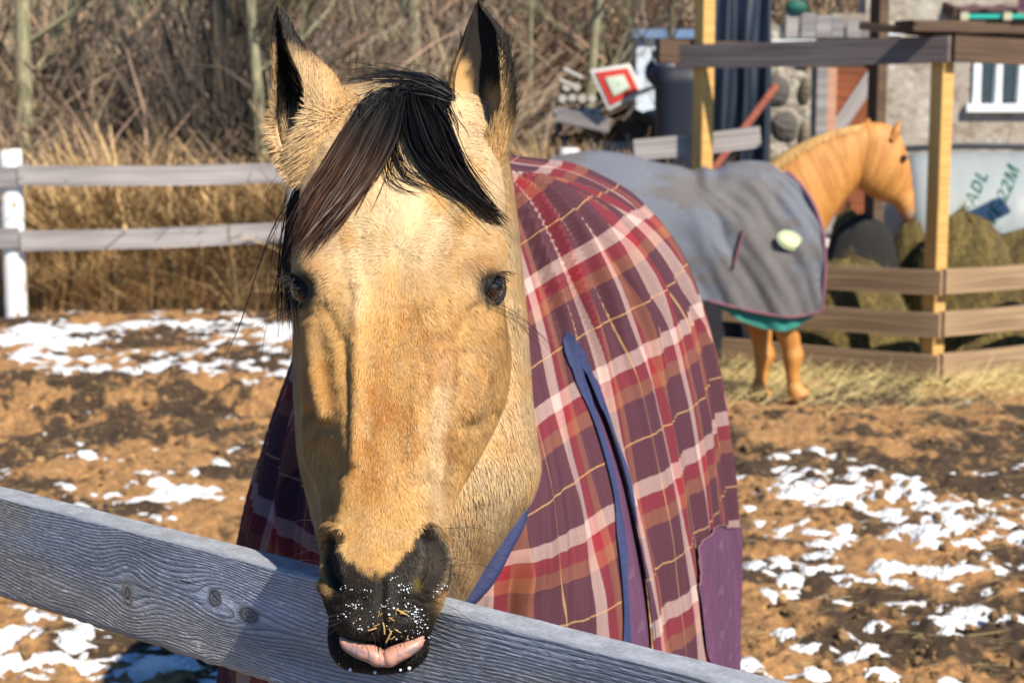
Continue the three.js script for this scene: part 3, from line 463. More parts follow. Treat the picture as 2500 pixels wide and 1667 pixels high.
{
  // a clump of thin crooked twigs
  const clump = (seed, n, spreadK, rad) => { const r = rng(seed), gs = []; for (let i = 0; i < n; i++) { const a = r() * 6.28, s = spreadK * r(), p0 = V((r() - 0.5) * 0.5, 0, (r() - 0.5) * 0.5), L = 0.6 + 0.8 * r(), d = V(Math.cos(a) * s, 1, Math.sin(a) * s).normalize(), q = [p0]; for (let k = 0; k < 4; k++) { d.add(V(r() - 0.5, (r() - 0.6) * 0.5, r() - 0.5).multiplyScalar(0.55)).normalize(); q.push(q[k].clone().addScaledVector(d, L / 4)); } gs.push(tube(q, [rad, rad * 0.35], 3, 1)); for (let m = 0; m < 2; m++) { const b = q[1 + Math.floor(r() * 3)], e = d.clone().add(V(r() - 0.5, r() - 0.4, r() - 0.5).multiplyScalar(2)).normalize(); gs.push(tube([b, b.clone().addScaledVector(e, L * 0.2), b.clone().addScaledVector(e, L * 0.4).add(V(0, -0.05, 0))], [rad * 0.6, rad * 0.25], 3, 1)); } } return mergeGeometries(gs); };
  const r = rng(201), tw = [clump(1, 26, 1.1, 0.011), clump(2, 26, 1.4, 0.009)];
  const lists = [[], []];
  const add = (n, D0, D1, s0, s1, pow = 1.2) => { for (let i = 0; i < n; i++) { const D = mix(D0, D1, Math.pow(r(), pow)), x = (r() * 2 - 1) * (0.62 * D + 2); if (x > 0.9 && x < 9 && D < 19) continue; const warm = r(), k = 0.45 + 0.95 * r(), s = mix(s0, s1, r()); { const px = CX + FL * x / D, mg = 1.25 * s * FL / D; if (px + mg > 1545 && px - mg < 1800 && D < 27) continue; } if (D < 17 && vnoise(x * 0.8, D * 0.8, 6) < 0.35) continue; lists[i % 2].push({ p: [x, landHeight(x, -D) - 0.1, -D], r: [(r() - 0.5) * 0.5, r() * 6.28, (r() - 0.5) * 0.5], s: [s * (0.9 + 0.6 * r()), s, s * 1.2], c: warm < 0.35 ? [0.36 * k, 0.235 * k, 0.16 * k] : warm < 0.7 ? [0.35 * k, 0.285 * k, 0.215 * k] : [0.44 * k, 0.33 * k, 0.21 * k] }); } };
  add(1150, 14.2, 19, 0.9, 1.7); add(1800, 18, 28, 1.4, 2.7); add(2100, 26, 60, 2.0, 4.2); add(1300, 55, 110, 3.5, 6.5);
  for (let i = 0; i < 40; i++) { const D = 15.1 + 1.8 * r(), x = (520 + 130 * r() - CX) / FL * D, s = 1.0 + 1.6 * r(), k = 0.4 + 0.8 * r(); lists[i % 2].push({ p: [x, -0.05, -D], r: [0, r() * 6.28, 0], s: [s * 0.42, s * 1.2, s * 0.42], c: [0.15 * k, 0.115 * k, 0.09 * k] }); }
  lists.forEach((l, i) => instanced('thicket', tw[i], std({ roughness: 1 }), l, i ? 'reddish brown tangle of bare brushwood filling the wood' : 'grey brown tangle of bare twigs behind the fence', 'brushwood'));
}
{
  const r = rng(301), bl = [bladeGeo(1, 0.018, 0.25), bladeGeo(1, 0.024, 0.7), bladeGeo(1, 0.016, 0.45, 1.2)], gs = [];
  const tuft = (seed) => { const q = rng(seed), a = []; for (let i = 0; i < 26; i++) { const g = bl[i % 3].clone(), s = 0.55 + 0.6 * q(); g.scale(s, s, s); g.rotateX((q() - 0.3) * 0.7); g.rotateY(q() * 6.28); g.translate((q() - 0.5) * 0.25, 0, (q() - 0.5) * 0.25); a.push(g); } return mergeGeometries(a); };
  const tufts = [tuft(1), tuft(2), tuft(3)], lists = [[], [], []];
  const edge = -onGround(400, 762).z;
  for (let i = 0; i < 11500; i++) {
    const D = edge + 0.15 + 5.5 * Math.pow(r(), 1.5), x = -0.66 * D - 1 + r() * (1.3 * D + 2), k = 0.35 + 0.95 * r();
    if (x > 0.2 && D < 13.2) continue; if (x > 1.3 && x < 9 && D > 12) { if (x > 2 || D < 13) continue; }
    const s = (0.45 + 0.55 * r()) * (0.55 + 0.7 * fbm(x * 0.9, D * 0.9, 2, 8)) * (D < edge + 0.6 ? 0.8 : 1.45);
    const warm = vnoise(x * 1.2, D * 1.2, 12);
    lists[i % 3].push({ p: [x, Math.max(-0.06, landHeight(x, -D) - 0.02), -D], r: [(r() - 0.5) * 0.35, r() * 6.28, (r() - 0.5) * 0.35], s: [s * 1.3, s, s * 1.3], c: warm < 0.4 ? [0.34 * k, 0.20 * k, 0.08 * k] : [0.58 * k, 0.39 * k, 0.18 * k] });
  }
  for (let i = 0; i < 150; i++) { const D = 12.6 + 2 * r(), x = 0.15 + 1.25 * r(), k = 0.6 + 0.6 * r(), s = 0.8 + 0.7 * r(); lists[i % 3].push({ p: [x, -0.06, -D], r: [0, r() * 6.28, (r() - 0.5) * 0.3], s, c: [0.42 * k, 0.28 * k, 0.14 * k] }); }
  lists.forEach((l, i) => instanced('dry_grass', tufts[i], std({ side: THREE.DoubleSide, roughness: 0.9 }), l, ['golden dry grass standing along the rail fence', 'bent straw coloured grass under the rails', 'brown dead weeds between fence and wood'][i], 'grass'));
}
// ---------------------------------------------------------------- feeding horse in a grey rug
{
  const HD = -onGround(1900, 966).z - 0.30, P = (px, py, dz = 0) => atD(px, py, HD - dz);
  const horse = thing('horse', 'golden chestnut horse in a muddy grey rug eating at the hay feeder', 'horse');
  const ringOf = (a, b, w, n = 28, f0 = 0, f1 = Math.PI * 2) => { const c = a.clone().add(b).multiplyScalar(0.5), h = a.clone().sub(b).multiplyScalar(0.5), o = []; for (let j = 0; j < n; j++) { const t = f0 + (f1 - f0) * j / (f1 - f0 > 6.2 ? n : n - 1); o.push(c.clone().addScaledVector(h, Math.cos(t)).add(V(0, 0, Math.sin(t) * w))); } return o; };
  // smooth loft through pairs of outline points
  const pairLoft = (pairs, n = 28, sub = 5, caps = true, ring = ringOf) => { const A = new THREE.CatmullRomCurve3(pairs.map((p) => p[0])), B = new THREE.CatmullRomCurve3(pairs.map((p) => p[1])), N = (pairs.length - 1) * sub, W = spl(pairs.map((_, i) => i), pairs.map((p) => p[2])), rings = []; for (let i = 0; i <= N; i++) { const t = i / N; rings.push(ring(A.getPoint(t), B.getPoint(t), W(t * (pairs.length - 1)), n)); } return loft(rings, true, caps, caps, [1, 3]); };
  const bz = -0.32;                                             // the body stands a little farther than the near shoulder
  const q = (x0, y0, x1, y1, w, dz = bz) => [P(x0, y0, dz), P(x1, y1, dz), w];
  const torso = pairLoft([q(1255, 470, 1260, 620, 0.10), q(1275, 430, 1285, 680, 0.19), q(1330, 402, 1345, 700, 0.25), q(1424, 382, 1440, 715, 0.27), q(1600, 406, 1600, 730, 0.28), q(1740, 420, 1740, 730, 0.27), q(1830, 412, 1850, 735, 0.24), q(1900, 440, 1930, 720, 0.19), q(1935, 500, 1970, 690, 0.13)]);
  const neck = pairLoft([q(1850, 420, 1985, 640, 0.16), q(1892, 392, 2003, 590, 0.13), q(1930, 364, 2026, 545, 0.115), q(1985, 337, 2055, 500, 0.10), q(2055, 314, 2088, 462, 0.085), q(2110, 303, 2108, 440, 0.075), q(2130, 305, 2118, 425, 0.06)]);
  const head = pairLoft([q(2098, 300, 2082, 420, 0.05), q(2130, 298, 2092, 448, 0.078), q(2168, 303, 2108, 468, 0.088), q(2196, 328, 2126, 480, 0.088), q(2213, 368, 2146, 488, 0.08), q(2224, 410, 2164, 494, 0.064), q(2229, 455, 2184, 502, 0.052), q(2233, 495, 2196, 520, 0.05), q(2231, 522, 2203, 535, 0.04), q(2225, 536, 2210, 540, 0.02)]);
  const ear = (x0, y0, x1, y1, w, dz) => tube([P(x0, y0, dz), P(mix(x0, x1, 0.5) + 2, mix(y0, y1, 0.5), dz), P(x1, y1, dz)], [w, w * 0.95, w * 0.12], 10, 5, 0.6);
  const ears = [ear(2172, 345, 2200, 292, 0.042, bz + 0.04), ear(2112, 312, 2122, 288, 0.034, bz - 0.10)];
  const leg = (pts, rad, dz) => tube(pts.map(([x, y]) => P(x, y, dz)), rad, 14, 5);
  const fl = [0.10, 0.082, 0.052, 0.060, 0.040, 0.036, 0.052, 0.062];
  const legs = [leg([[1850, 700], [1850, 770], [1862, 840], [1868, 870], [1862, 905], [1858, 930], [1858, 952], [1862, 968]], fl, bz - 0.12), leg([[1915, 700], [1912, 770], [1932, 845], [1938, 872], [1936, 908], [1938, 932], [1945, 952], [1952, 968]], fl, bz + 0.13), leg([[1330, 640], [1325, 740], [1300, 820], [1290, 860], [1306, 910], [1310, 935], [1306, 952], [1310, 968]], [0.16, 0.10, 0.06, 0.055, 0.04, 0.036, 0.045, 0.055], bz + 0.13), leg([[1360, 640], [1350, 740], [1330, 820], [1320, 860], [1336, 910], [1340, 935], [1336, 952], [1342, 968]], [0.16, 0.10, 0.06, 0.055, 0.04, 0.036, 0.045, 0.055], bz - 0.12)];
  const coat = dataTex(256, 256, (u, v) => { const n = tnoise(u, v, 10, 14, 1) * 0.6 + tnoise(u, v, 40, 60, 2) * 0.4; return [0.64 + 0.22 * n, 0.41 + 0.20 * n, 0.17 + 0.15 * n]; });
  part(horse, 'body', mergeGeometries([torso, neck, head, ...ears, ...legs]), std({ map: coat, roughness: 0.6 }));
  const mane = []; { const r = rng(81), NP = [q(1880, 398, 2000, 600, 0.135), q(1930, 364, 2026, 545, 0.115), q(1985, 337, 2055, 500, 0.10), q(2055, 314, 2088, 462, 0.085), q(2110, 303, 2108, 440, 0.075)], A = new THREE.CatmullRomCurve3(NP.map((p) => p[0])), B = new THREE.CatmullRomCurve3(NP.map((p) => p[1])), W = spl([0, 1, 2, 3, 4], NP.map((p) => p[2])); for (let i = 0; i < 700; i++) { const t = r(), len = 0.35 + 0.5 * r(), pts = []; for (let k = 0; k <= 3; k++) { const th = -0.1 + len * k / 3, tt = clamp(t - 0.05 * k / 3 + 0.02 * (r() - 0.5)), a = A.getPoint(tt), b = B.getPoint(tt), c = a.clone().add(b).multiplyScalar(0.5), h = a.sub(b).multiplyScalar(0.5); pts.push(c.addScaledVector(h, Math.cos(th) * 1.02).add(V(0, 0, Math.sin(th) * W(tt * 4) * 1.04 + 0.003))); } mane.push(tube(pts, [0.0022, 0.0012], 3, 1)); } }
  part(horse, 'mane', mergeGeometries(mane), std({ color: lin(0.60, 0.36, 0.13), roughness: 0.7 }));
  const eye = part(horse, 'eye', new THREE.SphereGeometry(0.019, 16, 12), new THREE.MeshPhysicalMaterial({ color: lin(0.01, 0.007, 0.005), roughness: 0.1, clearcoat: 1 })); eye.position.copy(P(2208, 386, bz + 0.072));
  part(horse, 'muzzle', pairLoft([q(2226, 500, 2196, 524, 0.052), q(2234, 515, 2200, 534, 0.047), q(2230, 533, 2207, 541, 0.03)]), std({ color: lin(0.30, 0.16, 0.09), roughness: 0.7 }));
  // rug: open shell with folds, longer at the shoulder
  const rug = new THREE.Group(); rug.name = 'rug'; horse.add(rug); rug.userData.label = 'grey canvas rug stained with mud';
  const R = [[1235, 470, 1245, 640, 0.14], [1262, 425, 1275, 690, 0.24], [1325, 392, 1340, 715, 0.30], [1424, 368, 1430, 725, 0.325], [1510, 372, 1500, 728, 0.335], [1600, 394, 1600, 730, 0.335], [1690, 410, 1700, 716, 0.33], [1745, 409, 1780, 735, 0.325], [1810, 392, 1860, 752, 0.30], [1850, 392, 1925, 758, 0.27], [1884, 396, 1985, 748, 0.225]];
  const A = new THREE.CatmullRomCurve3(R.map((p) => P(p[0], p[1], bz))), B = new THREE.CatmullRomCurve3(R.map((p) => P(p[2], p[3], bz))), W = spl(R.map((_, i) => i), R.map((p) => p[4])), rings = [], NR = 90, nv = 60, vcol = [];
  for (let i = 0; i <= NR; i++) {
    const t = i / NR, a = A.getPoint(t), b = B.getPoint(t), w = W(t * (R.length - 1)), ring = [];
    for (let j = 0; j < nv; j++) { const s = j / (nv - 1) * 2 - 1, side = Math.sign(s), m = Math.abs(s), gx = Math.pow(Math.sin(Math.min(1, m * 1.25) * Math.PI / 2), 0.8), k = Math.pow(m, 1.55), p = a.clone().lerp(b, k); p.z += side * w * gx; p.x += 0.135 * smooth(0.72, 1, t) * Math.sin(Math.PI * Math.pow(m, 1.1)); const f = 0.012 * (Math.abs(Math.sin(t * 52 - m * 16 + 5 * fbm(t * 6, m * 4, 2, 23))) - 0.5) * smooth(0.5, 0.75, t) * smooth(0.15, 0.35, m) + (fbm(t * 9 + m * 2, m * 2.5, 4, 5) - 0.5) * 0.085 * m + 0.022 * (Math.abs(Math.sin(t * 17 + m * 4 + 5 * fbm(t * 4, m * 2, 2, 19))) - 0.6) * smooth(0.15, 0.4, m) + 0.014 * Math.sin((t * 40 - m * 9) + 4 * fbm(t * 5, m * 3, 2, 8)) * smooth(0.1, 0.7, m) * smooth(0.45, 0.7, t) + 0.02 * Math.sin(t * 60 + m * 3) * gauss(t - 0.64, 0.09) * (1 - smooth(0.1, 0.45, m)); p.z += side * f; p.y += f * (1 - m) * 0.6; ring.push(p); }
    rings.push(ring);
  }
  const rg = loft(rings, false);
  { const uv = rg.attributes.uv; for (let i = 0; i <= NR; i++) for (let j = 0; j < nv; j++) uv.setXY(i * nv + j, i / NR, j / (nv - 1)); }
  const rugTex = dataTex(512, 512, (u, v) => { const m = Math.abs(v * 2 - 1), n = fbm(u * 5, v * 9, 5, 3), f = 0.93 + 0.1 * tnoise(u, v, 200, 200, 4), mud = clamp(smooth(0.40, 0.60, n + 0.25 * (fbm(u * 60, v * 90, 2, 9) - 0.5) + 0.22 * (m - 0.5))); return [mix(0.40, 0.39, mud) * f, mix(0.415, 0.375, mud) * f, mix(0.455, 0.375, mud) * f]; });
  const shell = part(rug, 'shell', rg, std({ map: rugTex, roughness: 0.85, side: THREE.DoubleSide }));
  const teal = std({ color: lin(0.02, 0.19, 0.155), roughness: 0.8, side: THREE.DoubleSide }), pink = std({ color: lin(0.20, 0.07, 0.095), roughness: 0.8 });
  { // teal lining hanging below the shoulder hem
    const rs = []; for (let i = 55; i <= NR; i++) { const rr = rings[i], s = Math.sin((i - 55) / (NR - 55) * Math.PI), f = []; for (let j = nv - 8; j < nv; j++) { const p = rr[j].clone(); p.z -= 0.03; p.y -= 0.085 * s; f.push(p); } rs.push(f); } part(rug, 'lining', loft(rs, false), teal); }
  part(rug, 'hem_binding', tube([55, 62, 70, 78, 84, NR].map((i) => rings[i][nv - 1].clone()), 0.009, 6), pink);
  part(rug, 'neck_binding', tube([30, 36, 42, 48, 53, 59].map((j) => rings[NR][j].clone()), 0.011, 6), std({ color: lin(0.20, 0.08, 0.12), roughness: 0.8 }));
  { const pick = (t, m) => rings[Math.round(t * NR)][Math.round((m + 1) / 2 * (nv - 1))].clone().add(V(0, 0, 0.012)); part(rug, 'strap', tube([pick(0.70, 0.80), pick(0.72, 0.68), pick(0.745, 0.58)], 0.016, 8, 4, 0.5), pink);
    part(rug, 'chest_strap', tube([P(1996, 600, bz + 0.16), P(1990, 606, bz + 0.20), P(1984, 612, bz + 0.22)], 0.018, 8, 3, 0.5), pink); part(rug, 'chest_strap', tube([P(1992, 632, bz + 0.17), P(1987, 638, bz + 0.20), P(1981, 645, bz + 0.22)], 0.018, 8, 3, 0.5), pink); }
  { // oval maker's patch, following the rug
    const c = P(1931, 588), hit = []; for (let i = 60; i <= NR; i++) for (let j = 32; j < nv; j++) { const p = rings[i][j]; hit.push([Math.hypot(p.x - c.x, p.y - c.y), p]); }
    hit.sort((a, b) => a[0] - b[0]);
    const zz = hit[0][1].z + 0.018, oval = (a, b, z, m, n) => { const rr = [], th = -0.42; for (const [k, dz] of [[1, -0.008], [1, 0], [0.93, 0.004]]) { const ring = []; for (let j = 0; j < 32; j++) { const t = j / 32 * 6.283, x = Math.cos(t) * a * k, y = Math.sin(t) * b * k; ring.push(V(c.x + x * Math.cos(th) - y * Math.sin(th), c.y + x * Math.sin(th) + y * Math.cos(th), z + dz - x * 0.30)); } rr.push(ring); } return part(rug, n, loft(rr, true, false, true), m); };
    oval(0.078, 0.050, zz, std({ color: lin(0.46, 0.50, 0.36), roughness: 0.7 }), 'patch_rim'); oval(0.066, 0.040, zz + 0.003, std({ color: lin(0.42, 0.60, 0.25), roughness: 0.7 }), 'patch_ring'); oval(0.056, 0.031, zz + 0.006, std({ color: lin(0.80, 0.82, 0.50), roughness: 0.7 }), 'patch');
  }
}
// ---------------------------------------------------------------- the buckskin horse: head, ears, neck, trunk and legs as one body
const horse = thing('horse', 'buckskin horse with black forelock and red plaid rug looking over the fence', 'horse');
// rows of the head: pixel row, middle column, distance of the face line, then per side the columns (offset px) and how far behind the face line (m)
const HR = [
  { y: 196, m: 985, Z: 1.99, L: [25, 45, 60, 68, 50], R: [25, 45, 60, 68, 50], d: [0.003, 0.008, 0.015, 0.03, 0.06, 0.07] },
  { y: 215, m: 985, Z: 1.955, L: [55, 95, 130, 152, 110], R: [55, 95, 130, 152, 110], d: [0.004, 0.014, 0.03, 0.06, 0.12, 0.14] },
  { y: 300, m: 984, Z: 1.905, L: [80, 140, 190, 220, 180], R: [80, 140, 188, 218, 180], d: [0.004, 0.014, 0.038, 0.09, 0.20, 0.22] },
  { y: 420, m: 982, Z: 1.855, L: [95, 165, 214, 240, 200], R: [95, 165, 214, 240, 200], d: [0.003, 0.012, 0.034, 0.09, 0.24, 0.27] },
  { y: 540, m: 978, Z: 1.81, L: [105, 180, 230, 252, 210], R: [105, 180, 232, 255, 210], d: [0.002, 0.011, 0.032, 0.085, 0.25, 0.29] },
  { y: 640, m: 973, Z: 1.785, L: [110, 190, 240, 258, 215], R: [110, 190, 245, 262, 215], d: [0.002, 0.012, 0.034, 0.085, 0.26, 0.30] },
  { y: 700, m: 970, Z: 1.772, L: [112, 190, 232, 248, 215], R: [112, 192, 242, 260, 218], d: [0.003, 0.016, 0.045, 0.10, 0.27, 0.30] },
  { y: 780, m: 966, Z: 1.755, L: [108, 178, 214, 230, 212], R: [110, 182, 236, 264, 240], d: [0.004, 0.022, 0.055, 0.115, 0.27, 0.30] },
  { y: 880, m: 959, Z: 1.735, L: [100, 160, 204, 220, 205], R: [104, 172, 232, 280, 255], d: [0.005, 0.030, 0.060, 0.13, 0.26, 0.29] },
  { y: 1000, m: 950, Z: 1.71, L: [94, 138, 190, 214, 190], R: [98, 152, 214, 274, 235], d: [0.006, 0.034, 0.064, 0.14, 0.24, 0.265] },
  { y: 1100, m: 942, Z: 1.688, L: [94, 116, 146, 200, 165], R: [96, 138, 184, 238, 190], d: [0.008, 0.036, 0.076, 0.14, 0.21, 0.235] },
  { y: 1200, m: 935, Z: 1.665, L: [90, 106, 120, 156, 115], R: [92, 126, 158, 186, 140], d: [0.010, 0.036, 0.068, 0.115, 0.165, 0.185] },
  { y: 1290, m: 932, Z: 1.645, L: [95, 126, 140, 143, 95], R: [95, 128, 150, 156, 100], d: [0.012, 0.032, 0.056, 0.085, 0.13, 0.145] },
  { y: 1380, m: 931, Z: 1.622, L: [92, 132, 148, 149, 100], R: [95, 140, 160, 162, 110], d: [0.012, 0.030, 0.052, 0.075, 0.105, 0.115] },
  { y: 1460, m: 932, Z: 1.606, L: [86, 124, 140, 141, 96], R: [86, 130, 150, 152, 100], d: [0.012, 0.030, 0.050, 0.066, 0.090, 0.098] },
  { y: 1520, m: 934, Z: 1.600, L: [80, 112, 122, 122, 85], R: [78, 108, 122, 124, 85], d: [0.011, 0.026, 0.042, 0.055, 0.075, 0.082] },
  { y: 1553, m: 936, Z: 1.606, L: [70, 95, 102, 100, 65], R: [68, 92, 102, 102, 65], d: [0.010, 0.022, 0.034, 0.045, 0.06, 0.066] },
  { y: 1568, m: 937, Z: 1.622, L: [45, 60, 66, 64, 40], R: [45, 60, 66, 64, 40], d: [0.006, 0.014, 0.022, 0.03, 0.04, 0.044] },
];
const ry = HR.map((r) => r.y), rs = (f) => spl(ry, HR.map(f)), midX = rs((r) => r.m), faceZ = rs((r) => r.Z), Lc = [0, 1, 2, 3, 4].map((k) => rs((r) => r.L[k])), Rc = [0, 1, 2, 3, 4].map((k) => rs((r) => r.R[k])), Dc = [0, 1, 2, 3, 4, 5].map((k) => rs((r) => r.d[k]));
const segD = (x, y, pts) => { let best = 1e9; for (let i = 0; i + 1 < pts.length; i++) { const [ax, ay] = pts[i], [bx, by] = pts[i + 1], t = clamp(((x - ax) * (bx - ax) + (y - ay) * (by - ay)) / ((bx - ax) ** 2 + (by - ay) ** 2)); best = Math.min(best, Math.hypot(x - ax - t * (bx - ax), y - ay - t * (by - ay))); } return best; };
const mirrorP = (pts, m) => pts.map(([x, y]) => [2 * m - x, y]);
const nosIn = [[1036, 1312], [1058, 1322], [1072, 1356], [1066, 1400], [1046, 1428]], nosRim = [[1030, 1290], [1058, 1284], [1084, 1312], [1096, 1362], [1088, 1415], [1066, 1446]];
const nosInL = mirrorP(nosIn, 930), nosRimL = mirrorP(nosRim, 930);
const nosFold = [[1022, 1318], [1030, 1350], [1022, 1395]], nosFoldL = mirrorP(nosFold, 930);
function headBump(x, y) {                                      // metres along the skin's normal
  let h = 0;
  h += 0.010 * gauss(Math.hypot((x - 1172) / 1.25, y - 650), 32) + 0.009 * gauss(Math.hypot((x - 768) / 1.1, y - 655), 32);      // brows
  h -= 0.010 * gauss(Math.hypot(x - 1186, y - 540), 40) + 0.008 * gauss(Math.hypot(x - 765, y - 545), 38);               // hollows above the eyes
  h -= 0.006 * gauss(Math.hypot(x - 1206, y - 704), 26) + 0.006 * gauss(Math.hypot(x - 734, y - 706), 24);              // sockets
  h -= 0.003 * gauss(segD(x, y, [[1150, 745], [1125, 800]]), 18) + 0.003 * gauss(segD(x, y, [[795, 745], [820, 800]]), 18);
  h += 0.0045 * gauss(segD(x, y, [[1196, 800], [1182, 900], [1150, 995]]), 27) + 0.007 * gauss(segD(x, y, [[760, 790], [770, 900], [795, 1008]]), 18); // facial crests
  h -= 0.0028 * gauss(segD(x, y, [[1130, 1044], [1165, 1040], [1205, 1010]]), 20) + 0.006 * gauss(segD(x, y, [[800, 1040], [770, 1035], [748, 1000]]), 18);
  h -= 0.0048 * gauss(segD(x, y, [[836, 830], [844, 940], [844, 1060], [836, 1150]]), 17) + 0.004 * gauss(segD(x, y, [[1070, 840], [1062, 960], [1050, 1120]]), 24); // beside the nasal bone
  h += 0.0045 * gauss(segD(x, y, [[880, 700], [876, 900], [870, 1120]]), 18) + 0.004 * gauss(segD(x, y, [[1045, 760], [1030, 950], [1018, 1150]]), 28);
  h -= 0.003 * gauss(segD(x, y, [[1080, 540], [1062, 590], [1040, 640]]), 26);
  h += 0.0018 * gauss(segD(x, y, [[1100, 850], [1088, 1000], [1072, 1160]]), 15) - 0.0015 * gauss(segD(x, y, [[1128, 860], [1112, 1010], [1096, 1160]]), 13);  // vessel under the skin
  h -= 0.013 * gauss(segD(x, y, nosIn), 15) + 0.014 * gauss(segD(x, y, nosInL), 15);                                   // nostrils
  h += 0.0038 * gauss(segD(x, y, nosRim), 9) + 0.004 * gauss(segD(x, y, nosRimL), 9) + 0.004 * gauss(segD(x, y, nosFold), 9) + 0.003 * gauss(segD(x, y, nosFoldL), 9);
  h -= 0.004 * gauss(segD(x, y, [[932, 1420], [934, 1560]]), 9);                                                       // groove of the upper lip
  h += 0.006 * gauss(Math.hypot(x - 872, y - 1515), 36) + 0.006 * gauss(Math.hypot(x - 998, y - 1512), 36);
  h -= 0.004 * gauss(segD(x, y, [[830, 1478], [850, 1466], [880, 1462]]), 12) + 0.006 * gauss(segD(x, y, [[1040, 1474], [1018, 1464], [985, 1462]]), 12);
  h += 0.0022 * (fbm(x * 0.03, y * 0.018, 3, 5) - 0.5) * (y < 1280 ? 1 : 0.6);
  return h;
}
function headGeo() {
  const rings = [], NS = 12 * 18;
  const step = 5, y0 = HR[0].y, y1 = HR[HR.length - 1].y, N = Math.round((y1 - y0) / step);
  for (let i = 0; i <= N; i++) {
    const y = mix(y0, y1, i / N), m = midX(y), Z = faceZ(y), c = [];
    const add = (dx, dz) => c.push(at(m + dx, y, Z + dz));
    add(0, 0); for (let k = 0; k < 5; k++) add(Rc[k](y), Dc[k](y)); add(0, Dc[5](y)); for (let k = 4; k >= 0; k--) add(-Lc[k](y), Dc[k](y));
    const cv = new THREE.CatmullRomCurve3(c, true, 'catmullrom', 0.5), ring = [];
    for (let j = 0; j < NS; j++) ring.push(cv.getPoint(j / NS));
    rings.push(ring);
  }
  const g = outward(loft(rings, true, true, true, [1, 1]));
  displace(g, headBump);
  return g;
}
const camR = new THREE.Matrix4().makeRotationX(-PITCH), camInv = camR.clone().invert();
const toPx = (p) => { const c = p.clone().sub(V(0, EYE, 0)).applyMatrix4(camInv); return [CX + c.x / -c.z * FL, CY - c.y / -c.z * FL, -c.z]; };
function displace(g, fn) { const p = g.attributes.position, n = g.attributes.normal, v = V(0, 0, 0); for (let i = 0; i < p.count; i++) { v.fromBufferAttribute(p, i); const nv = V(n.getX(i), n.getY(i), n.getZ(i)), toC = V(-v.x, EYE - v.y, -v.z).normalize(), f = smooth(-0.25, 0.15, nv.dot(toC)); if (f <= 0) continue; const [x, y] = toPx(v), h = fn(x, y) * f; p.setXYZ(i, v.x + nv.x * h, v.y + nv.y * h, v.z + nv.z * h); } g.computeVertexNormals(); }
// check the winding: normals point outwards
function outward(g) { const p = g.attributes.position, n = g.attributes.normal, c = V(0, 0, 0), v = V(0, 0, 0); for (let i = 0; i < p.count; i++) c.add(v.fromBufferAttribute(p, i)); c.multiplyScalar(1 / p.count); let s = 0; for (let i = 0; i < p.count; i++) s += Math.sign((p.getX(i) - c.x) * n.getX(i) + (p.getY(i) - c.y) * n.getY(i) + (p.getZ(i) - c.z) * n.getZ(i)); if (s < 0) { const ix = g.index.array; for (let i = 0; i < ix.length; i += 3) { const t = ix[i]; ix[i] = ix[i + 1]; ix[i + 1] = t; } g.computeVertexNormals(); } return g; }

// ears: open cups; rows of pixel outline [y, left, right]
function earGeo(rows, Z0, Z1, omega, phi, flatK) {
  const ys = rows.map((r) => r[0]), l = spl(ys, rows.map((r) => r[1])), rr = spl(ys, rows.map((r) => r[2])), N = 46, n = 34, rings = [];
  for (let i = 0; i <= N; i++) {
    const t = i / N, y = mix(ys[ys.length - 1], ys[0], t), Z = mix(Z0, Z1, t), cx = (l(y) + rr(y)) / 2, a = Math.max(0.6, (rr(y) - l(y)) / 2), c = at(cx, y, Z), w = a / FL * Z, b = w * flatK, p0 = phi(t), ring = [], th = Math.min(0.0045, w * 0.3);
    for (let j = 0; j < n; j++) { const f = p0 + (2 * Math.PI - 2 * p0) * j / (n - 1); ring.push(c.clone().add(V(w * Math.sin(omega + f), 0, b * Math.cos(omega + f)))); }
    for (let j = n - 1; j >= 0; j--) { const f = p0 + (2 * Math.PI - 2 * p0) * j / (n - 1); ring.push(c.clone().add(V((w - th) * Math.sin(omega + f), 0, (b - th) * Math.cos(omega + f)))); }
    rings.push(ring);
  }
  const g = loft(rings, true, true, true); g.userData.ringN = n * 2; return g;
}
const earL = [[26, 671, 677], [46, 668, 703], [89, 664, 724], [143, 664, 771], [182, 665, 812], [214, 666, 832], [250, 667, 848], [300, 668, 852], [350, 674, 838], [400, 690, 812], [440, 712, 800]];
const earR = [[14, 1162, 1174], [46, 1146, 1207], [82, 1132, 1236], [125, 1117, 1247], [179, 1097, 1257], [221, 1093, 1261], [286, 1104, 1258], [340, 1122, 1244], [390, 1140, 1232], [430, 1150, 1222]];
const gEarL = outward(earGeo(earL, 1.93, 1.985, -0.80, (t) => mix(0.25, 0.80, smooth(0.12, 0.45, t)) * (1 - 0.3 * smooth(0.85, 1, t)), 0.80));
const gEarR = outward(earGeo(earR, 1.93, 1.985, -0.22, (t) => mix(0.15, 0.85, smooth(0.10, 0.42, t)) * (1 - 0.25 * smooth(0.9, 1, t)), 0.72));
